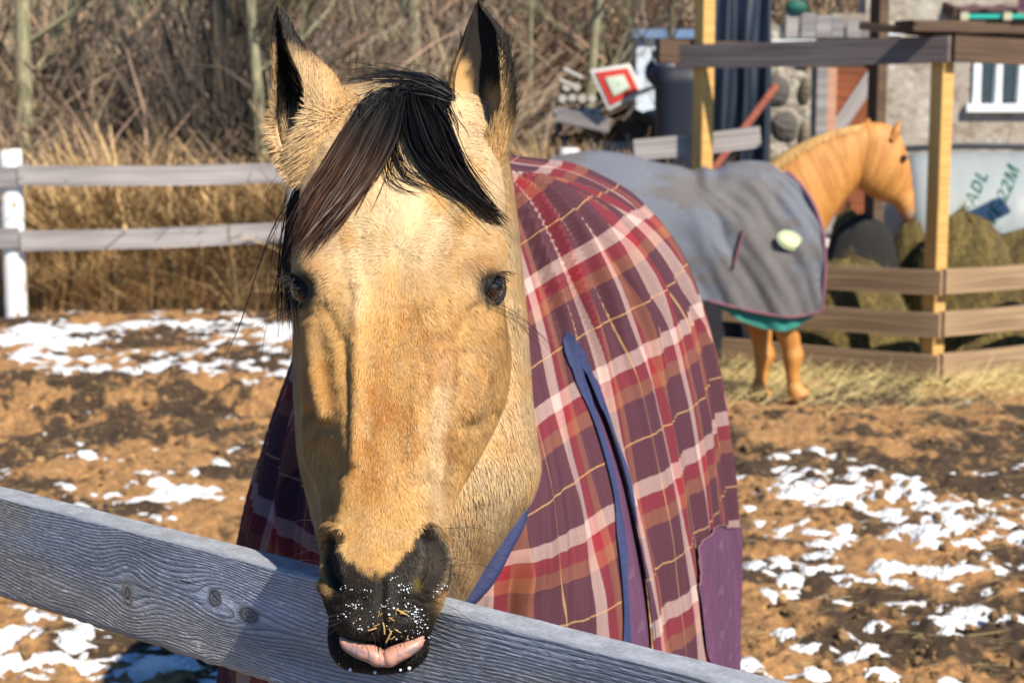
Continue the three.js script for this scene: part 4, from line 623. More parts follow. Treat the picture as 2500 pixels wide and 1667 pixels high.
// lower lip and chin
const lipRows = [[1462, 924, 96, 1.648, 0.044], [1490, 924, 116, 1.642, 0.046], [1530, 924, 123, 1.636, 0.046], [1570, 924, 124, 1.630, 0.046], [1600, 925, 117, 1.628, 0.044], [1625, 925, 96, 1.632, 0.038], [1640, 925, 62, 1.642, 0.026], [1646, 925, 16, 1.655, 0.01]];
const gLip = (() => { const ys = lipRows.map((r) => r[0]), c = spl(ys, lipRows.map((r) => r[1])), w = spl(ys, lipRows.map((r) => r[2])), z = spl(ys, lipRows.map((r) => r[3])), d = spl(ys, lipRows.map((r) => r[4])), rings = []; for (let i = 0; i <= 60; i++) { const y = mix(1462, 1646, i / 60), ring = [], Z = z(y), hd = d(y) * 0.72; for (let j = 0; j < 60; j++) { const a = j / 60 * 6.2832, sx = Math.sign(Math.sin(a)) * Math.pow(Math.abs(Math.sin(a)), 0.85); ring.push(at(c(y) + w(y) * sx, y, Z + hd - hd * Math.cos(a))); } rings.push(ring); } return outward(loft(rings, true, true, true)); })();
// neck, trunk and legs
const neckRows = [[330, 760, 1225, 2.05, 0.11], [430, 728, 1248, 2.07, 0.13], [560, 722, 1266, 2.085, 0.155], [750, 716, 1281, 2.085, 0.17], [900, 716, 1290, 2.08, 0.175], [1000, 720, 1298, 2.07, 0.18], [1090, 728, 1312, 2.06, 0.18], [1140, 735, 1317, 2.055, 0.18], [1207, 750, 1302, 2.055, 0.178], [1290, 770, 1246, 2.06, 0.17], [1400, 800, 1172, 2.09, 0.15], [1500, 820, 1110, 2.14, 0.12]];
const gNeck = (() => { const ys = neckRows.map((r) => r[0]), f = [1, 2, 3, 4].map((k) => spl(ys, neckRows.map((r) => r[k]))), rings = []; for (let i = 0; i <= 110; i++) { const y = mix(330, 1500, i / 110), l = f[0](y), r = f[1](y), Z = f[2](y), d = f[3](y), ring = []; for (let j = 0; j < 96; j++) { const a = j / 96 * 6.2832, s = Math.sin(a), c = Math.cos(a), sx = Math.sign(s) * Math.pow(Math.abs(s), 0.9); ring.push(at((l + r) / 2 + (r - l) / 2 * sx, y, Z - d * Math.sign(c) * Math.pow(Math.abs(c), 0.95))); } rings.push(ring); } const g = outward(loft(rings, true, true, true)); displace(g, (x, y) => 0.007 * (fbm(x * 0.012, y * 0.006, 3, 8) - 0.5) + 0.004 * gauss(segD(x, y, [[1235, 700], [1245, 960], [1180, 1200]]), 22)); return g; })();
const gTrunk = (() => { const S = [[2.25, 0.86, 0.06, 0.12, -0.14], [2.35, 0.95, 0.12, 0.22, -0.13], [2.55, 1.02, 0.17, 0.27, -0.10], [2.8, 1.03, 0.23, 0.29, -0.06], [3.1, 1.05, 0.28, 0.30, -0.02], [3.35, 1.08, 0.27, 0.29, 0.0], [3.55, 1.08, 0.21, 0.24, 0.01], [3.65, 1.08, 0.10, 0.14, 0.02]], rings = S.map(([D, y, w, h, x]) => { const r = []; for (let j = 0; j < 32; j++) { const a = j / 32 * 6.2832; r.push(V(x + Math.sin(a) * w, y + Math.cos(a) * h, -D)); } return r; }); return outward(loft(rings, true, true, true)); })();
const legG = (x, D, hind) => outward(tube((hind ? [[0, 0.95], [0.02, 0.72], [-0.04, 0.52], [-0.09, 0.42], [-0.02, 0.25], [-0.02, 0.13], [0.02, 0.06], [0.03, -0.03]] : [[0, 0.9], [0, 0.7], [0, 0.48], [0.01, 0.40], [0, 0.24], [0, 0.13], [0.03, 0.06], [0.04, -0.03]]).map(([f, y]) => V(x, y, -D + f)), hind ? [0.15, 0.11, 0.062, 0.055, 0.038, 0.036, 0.046, 0.056] : [0.10, 0.08, 0.05, 0.053, 0.036, 0.035, 0.046, 0.056], 14, 4));
const gCrest = outward(tube([at(985, 420, 2.06), at(990, 450, 2.20), V(-0.12, 1.31, -2.36), V(-0.11, 1.25, -2.55)], [0.085, 0.10, 0.10, 0.12], 16, 6, 0.9));
const gHead = outward(headGeo());
const bodyLegs = [legG(-0.26, 2.42, false), legG(-0.02, 2.42, false), legG(-0.16, 3.4, true), legG(0.16, 3.4, true)];
// pigment of the coat by place, plus one lit cheek plane painted in
const muzzleEdge = spl([770, 790, 807, 827, 870, 921, 965, 996, 1020, 1045, 1070, 1092, 1110], [1345, 1310, 1290, 1335, 1376, 1396, 1376, 1336, 1302, 1278, 1292, 1330, 1400]);
function coat(x, y, kind, n) {
  const TAN = [0.520, 0.290, 0.098], CREAM = [0.69, 0.505, 0.295], GOLD = [0.37, 0.155, 0.036], BLK = [0.017, 0.0135, 0.011], DUN = [0.40, 0.27, 0.14];
  const c = [...TAN], to = (q, k) => { k = clamp(k); for (let i = 0; i < 3; i++) c[i] = mix(c[i], q[i], k); };
  const nz = fbm(x * 0.02, y * 0.012, 3, 15) - 0.5;
  if (kind === 'neck') { to(CREAM, 0.55 + nz); to(DUN, 0.5 * smooth(0.05, 0.25, nz)); return c; }
  if (kind === 'leg') return n > 0.5 ? DUN : BLK;
  to(CREAM, smooth(800, 520, y) * 0.9 * smooth(0.34, -0.10, nz)); to(CREAM, gauss(segD(x, y, [[985, 430], [976, 600]]), 45) * 0.7);
  to(CREAM, 0.6 * gauss(segD(x, y, [[1085, 880], [1070, 1010], [1060, 1180], [1065, 1250]]), 30)); to(CREAM, 0.45 * gauss(segD(x, y, [[880, 620], [870, 760]]), 26));  // cream streak on the right paints the sunlit cheek plane into the coat
  to(GOLD, 0.95 * gauss(segD(x, y, [[962, 820], [932, 1000], [915, 1190]]), 52) * (0.75 + 1.6 * nz)); to(GOLD, 0.6 * smooth(0.06, 0.2, nz) * smooth(700, 820, y) * smooth(1290, 1180, y)); to(GOLD, 0.5 * gauss(Math.hypot(x - 1165, y - 640), 40)); to(GOLD, 0.5 * gauss(Math.hypot(x - 775, y - 640), 40)); to(GOLD, 0.4 * gauss(segD(x, y, [[1190, 830], [1130, 1000]]), 24));
  to(DUN, 0.28 * smooth(0.04, 0.16, fbm(x * 0.03 + 7, y * 0.02, 3, 19) - 0.5) * smooth(760, 850, y));
  to(BLK, 0.85 * gauss(segD(x, y, [[1120, 545], [1095, 500]]), 10) * 0.5); to(BLK, 0.5 * gauss(Math.hypot(x - 975, y - 608), 7));
  to([0.05, 0.04, 0.035], 0.95 * smooth(56, 30, Math.hypot((x - 1200) * 1.05, (y - 694) * 0.95))); to([0.05, 0.04, 0.035], 0.95 * smooth(54, 30, Math.hypot((x - 738) * 1.0, (y - 698) * 0.95)));
  to(BLK, 0.6 * gauss(segD(x, y, [[1165, 730], [1140, 745]]), 7)); to(BLK, 0.6 * gauss(segD(x, y, [[778, 735], [802, 752]]), 7));
  const e = y - muzzleEdge(x) + (vnoise(x * 0.12, y * 0.06, 4) - 0.5) * 22;
  to(BLK, smooth(-12, 14, e) * (1 - 0.9 * gauss(Math.hypot((x - 1088) * 1.2, (y - 1470) * 0.6), 24) * smooth(1430, 1445, y)) * (1 - 0.55 * gauss(segD(x, y, [[784, 1330], [782, 1400], [800, 1450]]), 11)));
  to([0.13, 0.10, 0.07], 0.7 * gauss(Math.hypot((x - 865) * 0.8, y - 1535), 26) * vnoise(x * 0.3, y * 0.15, 9)); to([0.10, 0.085, 0.07], 0.6 * gauss(segD(x, y, nosFold), 9)); to([0.16, 0.115, 0.07], 0.75 * gauss(segD(x, y, nosRim.slice(1)), 7)); to([0.06, 0.045, 0.03], 0.7 * gauss(Math.hypot(x - 1050, y - 1375), 26)); to([0.16, 0.12, 0.02], 0.6 * gauss(Math.hypot((x - 1018) * 1.6, y - 1425), 18));
  return c;
}
function earPigment(side, x, y, inner, u) {
  const TAN = [0.48, 0.29, 0.12], CREAM = [0.62, 0.44, 0.25], BLK = [0.017, 0.0135, 0.011], c = [...(inner ? [0.017, 0.0135, 0.011] : TAN)], to = (q, k) => { k = clamp(k); for (let i = 0; i < 3; i++) c[i] = mix(c[i], q[i], k); }, nz = (vnoise(x * 0.09, y * 0.05, 3) - 0.5) * 26;
  if (side === 'R') { if (inner) { to(TAN, smooth(185, 250, y + nz) * 0.95 * gauss(x - 1206, 20)); to(TAN, smooth(310, 360, y + nz)); to(TAN, smooth(1158, 1134, x + nz * 0.7 - (y - 220) * 0.06) * smooth(120, 165, y + nz)); } else to(BLK, smooth(1225, 1240, x + nz * 0.4) * smooth(340, 250, y)); to(BLK, smooth(135, 95, y + nz)); to(BLK, (1 - smooth(0.0, 0.06, 1 - u)) * 0.9); }
  else { if (!inner) { to(CREAM, 0.4 * smooth(0.2, 0.0, u)); to(BLK, smooth(145, 105, y + nz - (x - 690) * 0.35)); } else { to(CREAM, smooth(270, 330, y + nz)); } }
  return c;
}
function paint(g, fn) { const p = g.attributes.position, c = new Float32Array(p.count * 3), v = V(0, 0, 0); for (let i = 0; i < p.count; i++) { v.fromBufferAttribute(p, i); const [x, y] = toPx(v), k = fn(x, y, i, v); c[i * 3] = k[0]; c[i * 3 + 1] = k[1]; c[i * 3 + 2] = k[2]; } g.setAttribute('color', new THREE.BufferAttribute(c, 3)); return g; }
const earSplit = (g, side) => paint(g, (x, y, i) => { const n = g.userData.ringN, j = i % n; return earPigment(side, x, y, j >= n / 2, j >= n / 2 ? (n - j) / (n / 2) : j / (n / 2)); });
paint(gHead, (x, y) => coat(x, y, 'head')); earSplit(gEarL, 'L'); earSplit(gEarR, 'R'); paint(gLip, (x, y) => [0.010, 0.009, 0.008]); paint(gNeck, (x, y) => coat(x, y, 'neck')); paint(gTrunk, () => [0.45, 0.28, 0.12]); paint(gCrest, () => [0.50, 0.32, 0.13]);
bodyLegs.forEach((g) => paint(g, (x, y, i, v) => coat(0, 0, 'leg', smooth(0.4, 0.6, v.y))));
const skin = new THREE.MeshPhysicalMaterial({ vertexColors: true, roughness: 0.85, specularIntensity: 0.4 });
const body = part(horse, 'body', mergeGeometries([gHead, gEarL, gEarR, gLip, gNeck, gCrest, gTrunk, ...bodyLegs]), skin);

// ---------------------------------------------------------------- coat hair: short strands lying along the body
const whorl = [975, 607];
function flow(x, y, kind) {
  if (kind === 'neck') return [0.25 + 0.5 * smooth(1230, 1300, x), 1];
  if (kind === 'earL') { const k = smooth(180, 340, y); return [mix(0.05, -0.75, k) + 0.5 * smooth(750, 820, x), mix(-1, 0.55, k)]; } if (kind === 'earR') return [0.12 * (x > 1180 ? 1 : -1), -1];
  const dx = x - whorl[0], dy = y - whorl[1], r = Math.hypot(dx, dy) + 1, w = Math.exp(-r / 170), sd = dy < 0 ? smooth(-20, -160, dy) : 0;
  const gx = (x - midX(y)) / 260, dn = dy >= 0 || Math.abs(gx) > 0.75 ? [gx * 0.85, 1] : [gx * 1.6, mix(1, -0.9, sd * (1 - smooth(0.45, 0.8, Math.abs(gx))))];
  if (y > 1340) return [gx * 0.7, 1];
  return [dx / r * w * 1.6 + dn[0] * (1 - w), dy / r * w * 1.6 + dn[1] * (1 - w)];
}
function furGeo(parts, seed) {
  const r = rng(seed), P = [], C = [], I = [], A = V(0, 0, 0), B = V(0, 0, 0), D = V(0, 0, 0), e1 = V(0, 0, 0), e2 = V(0, 0, 0), rt = V(1, 0, 0), up = V(0, CP, -SP);
  for (const { g, kind, density, len, lift, width, test } of parts) {
    const ix = g.index.array, p = g.attributes.position, col = g.attributes.color;
    for (let f = 0; f < ix.length; f += 3) {
      A.fromBufferAttribute(p, ix[f]); B.fromBufferAttribute(p, ix[f + 1]); D.fromBufferAttribute(p, ix[f + 2]);
      e1.subVectors(B, A); e2.subVectors(D, A); const n = e1.clone().cross(e2), area = n.length() / 2; if (area < 1e-12) continue; n.normalize();
      const toC = V(-A.x, EYE - A.y, -A.z).normalize(), fc = n.dot(toC); if (fc < -0.35) continue;
      let k = area * density; k = Math.floor(k) + (r() < k % 1 ? 1 : 0);
      for (let q = 0; q < k; q++) {
        let u = r(), v = r(); if (u + v > 1) { u = 1 - u; v = 1 - v; }
        const o = A.clone().addScaledVector(e1, u).addScaledVector(e2, v), [x, y] = toPx(o);
        if (test && !test(x, y, f, ix[f])) continue;
        const fl = flow(x, y, kind), t = rt.clone().multiplyScalar(fl[0] + (r() - 0.5) * 0.5).addScaledVector(up, -fl[1] + (r() - 0.5) * 0.4); t.addScaledVector(n, -t.dot(n)).normalize();
        const L = len(x, y, kind) * (0.65 + 0.7 * r()), lf = lift * (0.5 + r()), s = t.clone().cross(n).normalize(), w = width * (0.7 + 0.6 * r()), b = P.length / 3;
        const m = o.clone().addScaledVector(t, L * 0.4).addScaledVector(n, L * lf * 0.5), e = o.clone().addScaledVector(t, L).addScaledVector(n, L * lf * 0.9 + (r() - 0.5) * 0.001);
        const base = [0, 1, 2].map((c) => col.getX ? mix(mix([col.getX, col.getY, col.getZ][c].call(col, ix[f]), [col.getX, col.getY, col.getZ][c].call(col, ix[f + 1]), u), [col.getX, col.getY, col.getZ][c].call(col, ix[f + 2]), v) : 0), z = r();
        const br = (0.80 + 0.40 * fbm(x * 0.05, y * 0.022, 3, 88)) * (0.91 + 0.19 * r()), pale = z > 0.88 ? 0.25 : 0, dark = z < 0.04 ? 0.45 : 0;
        P.push(o.x, o.y, o.z); for (const q2 of [-0.5, 0.5]) P.push(m.x + s.x * w * q2, m.y + s.y * w * q2, m.z + s.z * w * q2);
        P.push(e.x, e.y, e.z);
        for (let h = 0; h < 4; h++) for (let c = 0; c < 3; c++) C.push(mix(base[c] * br, [0.72, 0.58, 0.40][c], pale * (base[0] > 0.1 ? 1 : 0.25)) * (1 - dark));
        I.push(b, b + 2, b + 1, b + 1, b + 2, b + 3);
      }
    }
  }
  const g = geo(new Float32Array(P), new Uint32Array(I), null, new Float32Array(C)); return g;
}
const hairMat = new THREE.MeshPhysicalMaterial({ vertexColors: true, roughness: 0.6, specularIntensity: 0.35, side: THREE.DoubleSide });
const faceLen = (x, y) => mix(mix(0.011, 0.0072, smooth(350, 520, y)), 0.0032, smooth(1290, 1400, y)) * (1 + 0.9 * smooth(1190, 1240, x) * smooth(760, 860, y)) * (1 + 0.9 * smooth(800, 750, x) * smooth(960, 1080, y));
const coatHair = part(horse, 'coat_hair', furGeo([
  { g: gHead, kind: 'head', density: 640000, len: faceLen, lift: 0.14, width: 0.00085, test: (x, y) => !(Math.hypot(x - 1200, y - 698) < 30 || Math.hypot(x - 740, y - 703) < 30) && y < 1556 && !(y > 1280 && (segD(x, y, nosIn) < 11 || segD(x, y, nosInL) < 11)) },
  { g: gLip, kind: 'head', density: 300000, len: () => 0.0035, lift: 0.2, width: 0.0008, test: (x, y) => y > 1500 },
  { g: gNeck, kind: 'neck', density: 400000, len: () => 0.0135, lift: 0.17, width: 0.0010 },
  { g: gEarL, kind: 'earL', density: 420000, len: (x, y) => 0.009 + 0.009 * smooth(230, 330, y), lift: 0.28, width: 0.0010 },
  { g: gEarR, kind: 'earR', density: 150000, len: (x, y) => 0.020, lift: 0.5, width: 0.0012, test: (x, y, f, i) => i % gEarR.userData.ringN >= gEarR.userData.ringN / 2 && y > 110 },
  { g: gEarL, kind: 'earR', density: 50000, len: (x, y) => 0.020, lift: 0.5, width: 0.0012, test: (x, y, f, i) => i % gEarL.userData.ringN >= gEarL.userData.ringN / 2 && y > 110 },
  { g: gEarR, kind: 'earR', density: 420000, len: (x, y) => 0.010 + 0.008 * smooth(230, 330, y), lift: 0.30, width: 0.0009 },
], 501), hairMat);
coatHair.userData.kind = 'stuff';

// ---------------------------------------------------------------- forelock, mane, whiskers
const caster = new THREE.Raycaster(), headMesh = new THREE.Mesh(gHead, new THREE.MeshBasicMaterial({ side: THREE.DoubleSide })); headMesh.updateMatrixWorld();
function surf(px, py) { const d = at(px, py, 1).sub(V(0, EYE, 0)).normalize(); caster.set(V(0, EYE, 0), d); const h = caster.intersectObject(headMesh)[0]; return h ? { p: h.point, n: h.face.normal.clone().multiplyScalar(h.face.normal.dot(d) > 0 ? -1 : 1), ok: true } : { p: at(px, py, faceZ(clamp(py, 200, 1560)) + 0.09), n: V(0, 0, 1), ok: false }; }
function strandMesh(paths, width, colour, seed) {              // paths: arrays of points; flat ribbons that face outwards
  const r = rng(seed), P = [], C = [], I = [];
  for (const { pts, w = width, c } of paths) {
    const cv = new THREE.CatmullRomCurve3(pts), N = Math.max(4, (pts.length - 1) * 3), tw = r() * 6.28;
    for (let i = 0; i <= N; i++) { const t = i / N, p = cv.getPoint(t), g = cv.getTangent(t), a = V(-p.x, EYE - p.y, -p.z).normalize(), s = g.clone().cross(a).normalize(), s2 = g.clone().cross(s), q = s.multiplyScalar(Math.cos(tw * 0.35)).addScaledVector(s2, Math.sin(tw * 0.35) * 0.7), ww = w * (t < 0.75 ? 1 : 1 - (t - 0.75) * 3.6) / 2, b = P.length / 3; P.push(p.x - q.x * ww, p.y - q.y * ww, p.z - q.z * ww, p.x + q.x * ww, p.y + q.y * ww, p.z + q.z * ww); const k = c(t); C.push(...k, ...k); if (i < N) I.push(b, b + 1, b + 3, b, b + 3, b + 2); }
  }
  return geo(new Float32Array(P), new Uint32Array(I), null, new Float32Array(C));
}
function lock(guides, count, seed, o) {                         // fan of strands between neighbouring guides
  const r = rng(seed), G = guides.map((g) => { const c = new THREE.CatmullRomCurve3(g.map(([x, y, z]) => { if (z !== undefined) return at(x, y, z); const s = surf(x, y); return s.p.clone().addScaledVector(s.n, 0.004); })), a = []; for (let i = 0; i <= 9; i++) a.push(c.getPoint(i / 9)); return a; });
  const out = [];
  for (let i = 0; i < count; i++) {
    const nC = 34, kc = (Math.floor(r() * nC) + 0.5) / nC, kr = clamp(kc + (r() - 0.5) * 0.09), k = (r() < 0.8 ? kr : r()) * (G.length - 1), a = Math.min(G.length - 2, Math.floor(k)), f = k - a, pts = [], j1 = V(r() - 0.5, r() - 0.5, r() - 0.5), j2 = V(r() - 0.5, r() - 0.5, r() - 0.5), top = o.lift * r(), end = Math.ceil(9 * (0.38 + 0.62 * Math.pow(r(), 0.95))), stray = r() < 0.09 ? 3.2 : 1, ph = r() * 6;
    for (let m = 0; m <= end; m++) { const t = m / 9, p = G[a][m].clone().lerp(G[a + 1][m], f), toC = V(-p.x, EYE - p.y, -p.z).normalize(); p.addScaledVector(toC, (top * Math.sin(Math.min(1, t * 1.3 + 0.15) * Math.PI * 0.8)) + 0.002).addScaledVector(j1, o.spread * (0.5 + t) * stray).addScaledVector(j2, o.spread * t * t * 1.3 * stray); p.x += 0.0035 * Math.sin(t * 7 + ph * 0.6) * t; pts.push(p); }
    const warm = o.warm ? o.warm(f + a, r) : 0, b = 0.5 + r();
    out.push({ pts, w: o.w * (0.7 + 0.6 * r()), c: (t) => { const q = clamp(warm * smooth(0.2, 0.75, t)); return [mix(0.008, 0.070, q) * b, mix(0.0072, 0.030, q) * b, mix(0.0075, 0.0145, q) * b]; } });
  }
  return out;
}
const leftLock = [[[935, 232], [872, 285], [812, 380], [758, 480], [722, 580], [704, 650]], [[948, 235], [890, 310], [836, 410], [782, 500], [736, 585], [712, 640]], [[962, 240], [915, 325], [868, 425], [812, 510], [758, 590], [728, 650]], [[975, 248], [945, 335], [905, 425], [852, 505], [795, 575], [748, 630]], [[985, 252], [968, 335], [932, 410], [885, 474], [834, 532], [795, 575]]];
const rightLock = [[[988, 250], [988, 318], [1018, 392], [1080, 446], [1140, 487], [1205, 533]], [[1000, 242], [1018, 320], [1056, 400], [1112, 465], [1178, 520], [1235, 562]], [[1018, 236], [1052, 310], [1092, 390], [1138, 460], [1190, 522], [1228, 556]], [[1042, 238], [1090, 298], [1122, 378], [1155, 450], [1200, 520], [1222, 550]]];
const topLock = [[[1095, 232], [1045, 200], [985, 186], [905, 182], [822, 190]], [[1098, 242], [1050, 216], [990, 205], [910, 205], [835, 222]], [[1095, 255], [1045, 238], [990, 232], [930, 240], [880, 262]]];
const crown = [[[905, 240], [880, 260], [858, 300], [835, 350]], [[985, 212], [982, 228], [976, 255], [972, 285]], [[1085, 240], [1095, 262], [1108, 300], [1120, 345]]];
const wisps = [[[972, 290], [962, 370], [985, 430], [1035, 466], [1100, 488]], [[980, 290], [972, 362], [1000, 420], [1050, 454], [1140, 512]], [[965, 320], [940, 405], [955, 450], [1000, 474], [1045, 478]]];
const flk = [...lock(leftLock, 820, 601, { lift: 0.014, spread: 0.009, w: 0.0013, warm: (k, r) => (k < 3.4 ? 0.95 : 0.5) * (0.45 + r()) }), ...lock(rightLock, 660, 602, { lift: 0.013, spread: 0.010, w: 0.0013, warm: (k, r) => 0.10 * r() }), ...lock(topLock, 240, 603, { lift: 0.024, spread: 0.014, w: 0.0013 }), ...lock(crown, 420, 605, { lift: 0.010, spread: 0.010, w: 0.0013 }), ...lock(wisps, 60, 604, { lift: 0.006, spread: 0.008, w: 0.0011 })];
part(horse, 'forelock', strandMesh(flk, 0.0012, null, 611), new THREE.MeshPhysicalMaterial({ vertexColors: true, roughness: 0.5, specularIntensity: 0.6, side: THREE.DoubleSide }));
const maneG = [[[770, 400, 1.97], [722, 480, 1.97], [706, 590, 1.96], [700, 700, 1.96], [706, 800, 1.96]], [[785, 410, 1.95], [738, 500, 1.94], [724, 610, 1.93], [720, 720, 1.92], [724, 800, 1.92]], [[800, 430, 1.93], [752, 520, 1.91], [734, 610, 1.90], [728, 700, 1.90], [730, 770, 1.90]]];
part(horse, 'mane', strandMesh(lock(maneG, 420, 621, { lift: 0.01, spread: 0.022, w: 0.0012, warm: (k, r) => 0.3 * r() }), 0.0012, null, 622), hairMat);
{
  const r = rng(631), ws = [], dark = () => [0.012, 0.010, 0.009];
  const add = (n, cx, cy, sx, sy, dx, dy, L) => { for (let i = 0; i < n; i++) { const s = surf(cx + (r() - 0.5) * sx, cy + (r() - 0.5) * sy), d = V(dx + (r() - 0.5) * 0.7, dy + (r() - 0.5) * 0.5, 0).addScaledVector(s.n, 0.9).normalize(), l = L * (0.5 + r()); ws.push({ pts: [s.p, s.p.clone().addScaledVector(d, l * 0.5), s.p.clone().addScaledVector(d, l).add(V(0, -l * 0.22, 0))], w: 0.00045, c: dark }); } };
  add(9, 1085, 1330, 30, 160, 1, -0.3, 0.06); add(8, 790, 1330, 24, 140, -1, 0.1, 0.05); add(16, 1040, 1480, 60, 90, 0.8, -0.5, 0.045); add(10, 850, 1500, 60, 60, -0.7, -0.4, 0.035); add(12, 1205, 745, 40, 22, 0.7, -1, 0.065); add(10, 740, 750, 30, 20, -1, -0.5, 0.06); add(22, 930, 1548, 110, 16, 0, -0.6, 0.014);
  part(horse, 'whiskers', strandMesh(ws, 0.0007, null, 632), hairMat).userData.kind = 'stuff';
}
// ---------------------------------------------------------------- eyes with lids and lashes
function eye(px, py, sgn, gaze, major) {
  const s = surf(px, py), R = 0.0228, g = gaze.clone().normalize(), c = s.p.clone().addScaledVector(g, -R * 0.46), m = major.clone().addScaledVector(g, -major.dot(g)).normalize(), k = g.clone().cross(m).normalize(); if (k.y < 0) k.negate();
  const dirOf = (a, b) => g.clone().multiplyScalar(Math.cos(b)).addScaledVector(m, Math.sin(b) * Math.cos(a)).addScaledVector(k, Math.sin(b) * Math.sin(a));
  const e = new THREE.Group(); e.name = 'eye'; horse.add(e);
  const eg = new THREE.SphereGeometry(R, 40, 28), p = eg.attributes.position, col = []; for (let i = 0; i < p.count; i++) { const d = V(p.getX(i), p.getY(i), p.getZ(i)).normalize(), f = d.dot(g), pu = Math.hypot(d.dot(m) * 0.55, d.dot(k)); col.push(...(pu < 0.17 && f > 0 ? [0.004, 0.004, 0.006] : f > 0.55 ? [0.060, 0.026, 0.016] : [0.02, 0.014, 0.012])); }
  eg.setAttribute('color', new THREE.Float32BufferAttribute(col, 3));
  const ball = part(e, 'eyeball', eg, new THREE.MeshPhysicalMaterial({ vertexColors: true, roughness: 0.06, clearcoat: 1, clearcoatRoughness: 0.02, ior: 1.4 })); ball.position.copy(c);
  // lids: one shell with an almond opening
  const rings = [], cols = [], N = 56; const open = (a) => { const ca = Math.cos(a), sa = Math.sin(a), A = 1.12, B = sa > 0 ? 0.56 : 0.68; return 1 / Math.pow(Math.pow(Math.abs(ca) / A, 1.7) + Math.pow(Math.abs(sa) / B, 1.7), 1 / 1.7); };
  const steps = [[0, 1.015], [0.0, 1.07], [0.07, 1.10], [0.16, 1.09], [0.22, 1.045], [0.29, 1.085], [0.38, 1.10], [0.46, 1.05], [0.54, 1.075], [0.66, 1.02], [0.8, 0.93], [1, 0.74]];
  for (const [f, rr] of steps) { const ring = []; for (let j = 0; j < N; j++) { const a = j / N * 6.28318, b0 = open(a), up = Math.sin(a) > 0 ? 1 : 0.4; ring.push(c.clone().addScaledVector(dirOf(a, mix(b0, 1.95, f)), R * (rr + (f > 0 && f < 0.3 ? 0.03 * up : 0)))); } rings.push(ring); }
  const lg = loft(rings); paint(lg, (x, y, i) => { const f = steps[Math.floor(i / N)][0]; return f < 0.45 ? [0.022, 0.020, 0.020] : [0.05, 0.04, 0.033]; });
  part(e, 'eyelid', lg, new THREE.MeshPhysicalMaterial({ vertexColors: true, roughness: 0.6, specularIntensity: 0.5, side: THREE.DoubleSide }));
  const lf = part(e, 'lid_hair', furGeo([{ g: outward(lg.clone()), kind: 'head', density: 900000, len: () => 0.0035, lift: 0.25, width: 0.0007 }], 660 + sgn), hairMat); lf.userData.kind = 'stuff';
  const r = rng(641 + sgn), ls = []; for (let i = 0; i < 46; i++) { const a = 0.35 + 2.4 * r(), b = open(a), o = c.clone().addScaledVector(dirOf(a, b), R * 1.1), d = dirOf(a, b + 0.4).multiplyScalar(0.55).addScaledVector(g, 1).add(V(0, -0.45, 0)).normalize(), L = 0.016 + 0.012 * r(); ls.push({ pts: [o, o.clone().addScaledVector(d, L * 0.5), o.clone().addScaledVector(d, L).add(V(0, -0.004, 0))], w: 0.0009, c: () => [0.010, 0.009, 0.008] }); }
  part(e, 'lashes', strandMesh(ls, 0.0009, null, 650 + sgn), hairMat);
}
eye(1200, 700, 1, V(0.80, 0.02, 0.60), V(-0.55, -0.62, 0.5));
eye(738, 704, -1, V(-0.82, 0.02, 0.57), V(0.55, -0.62, 0.5));
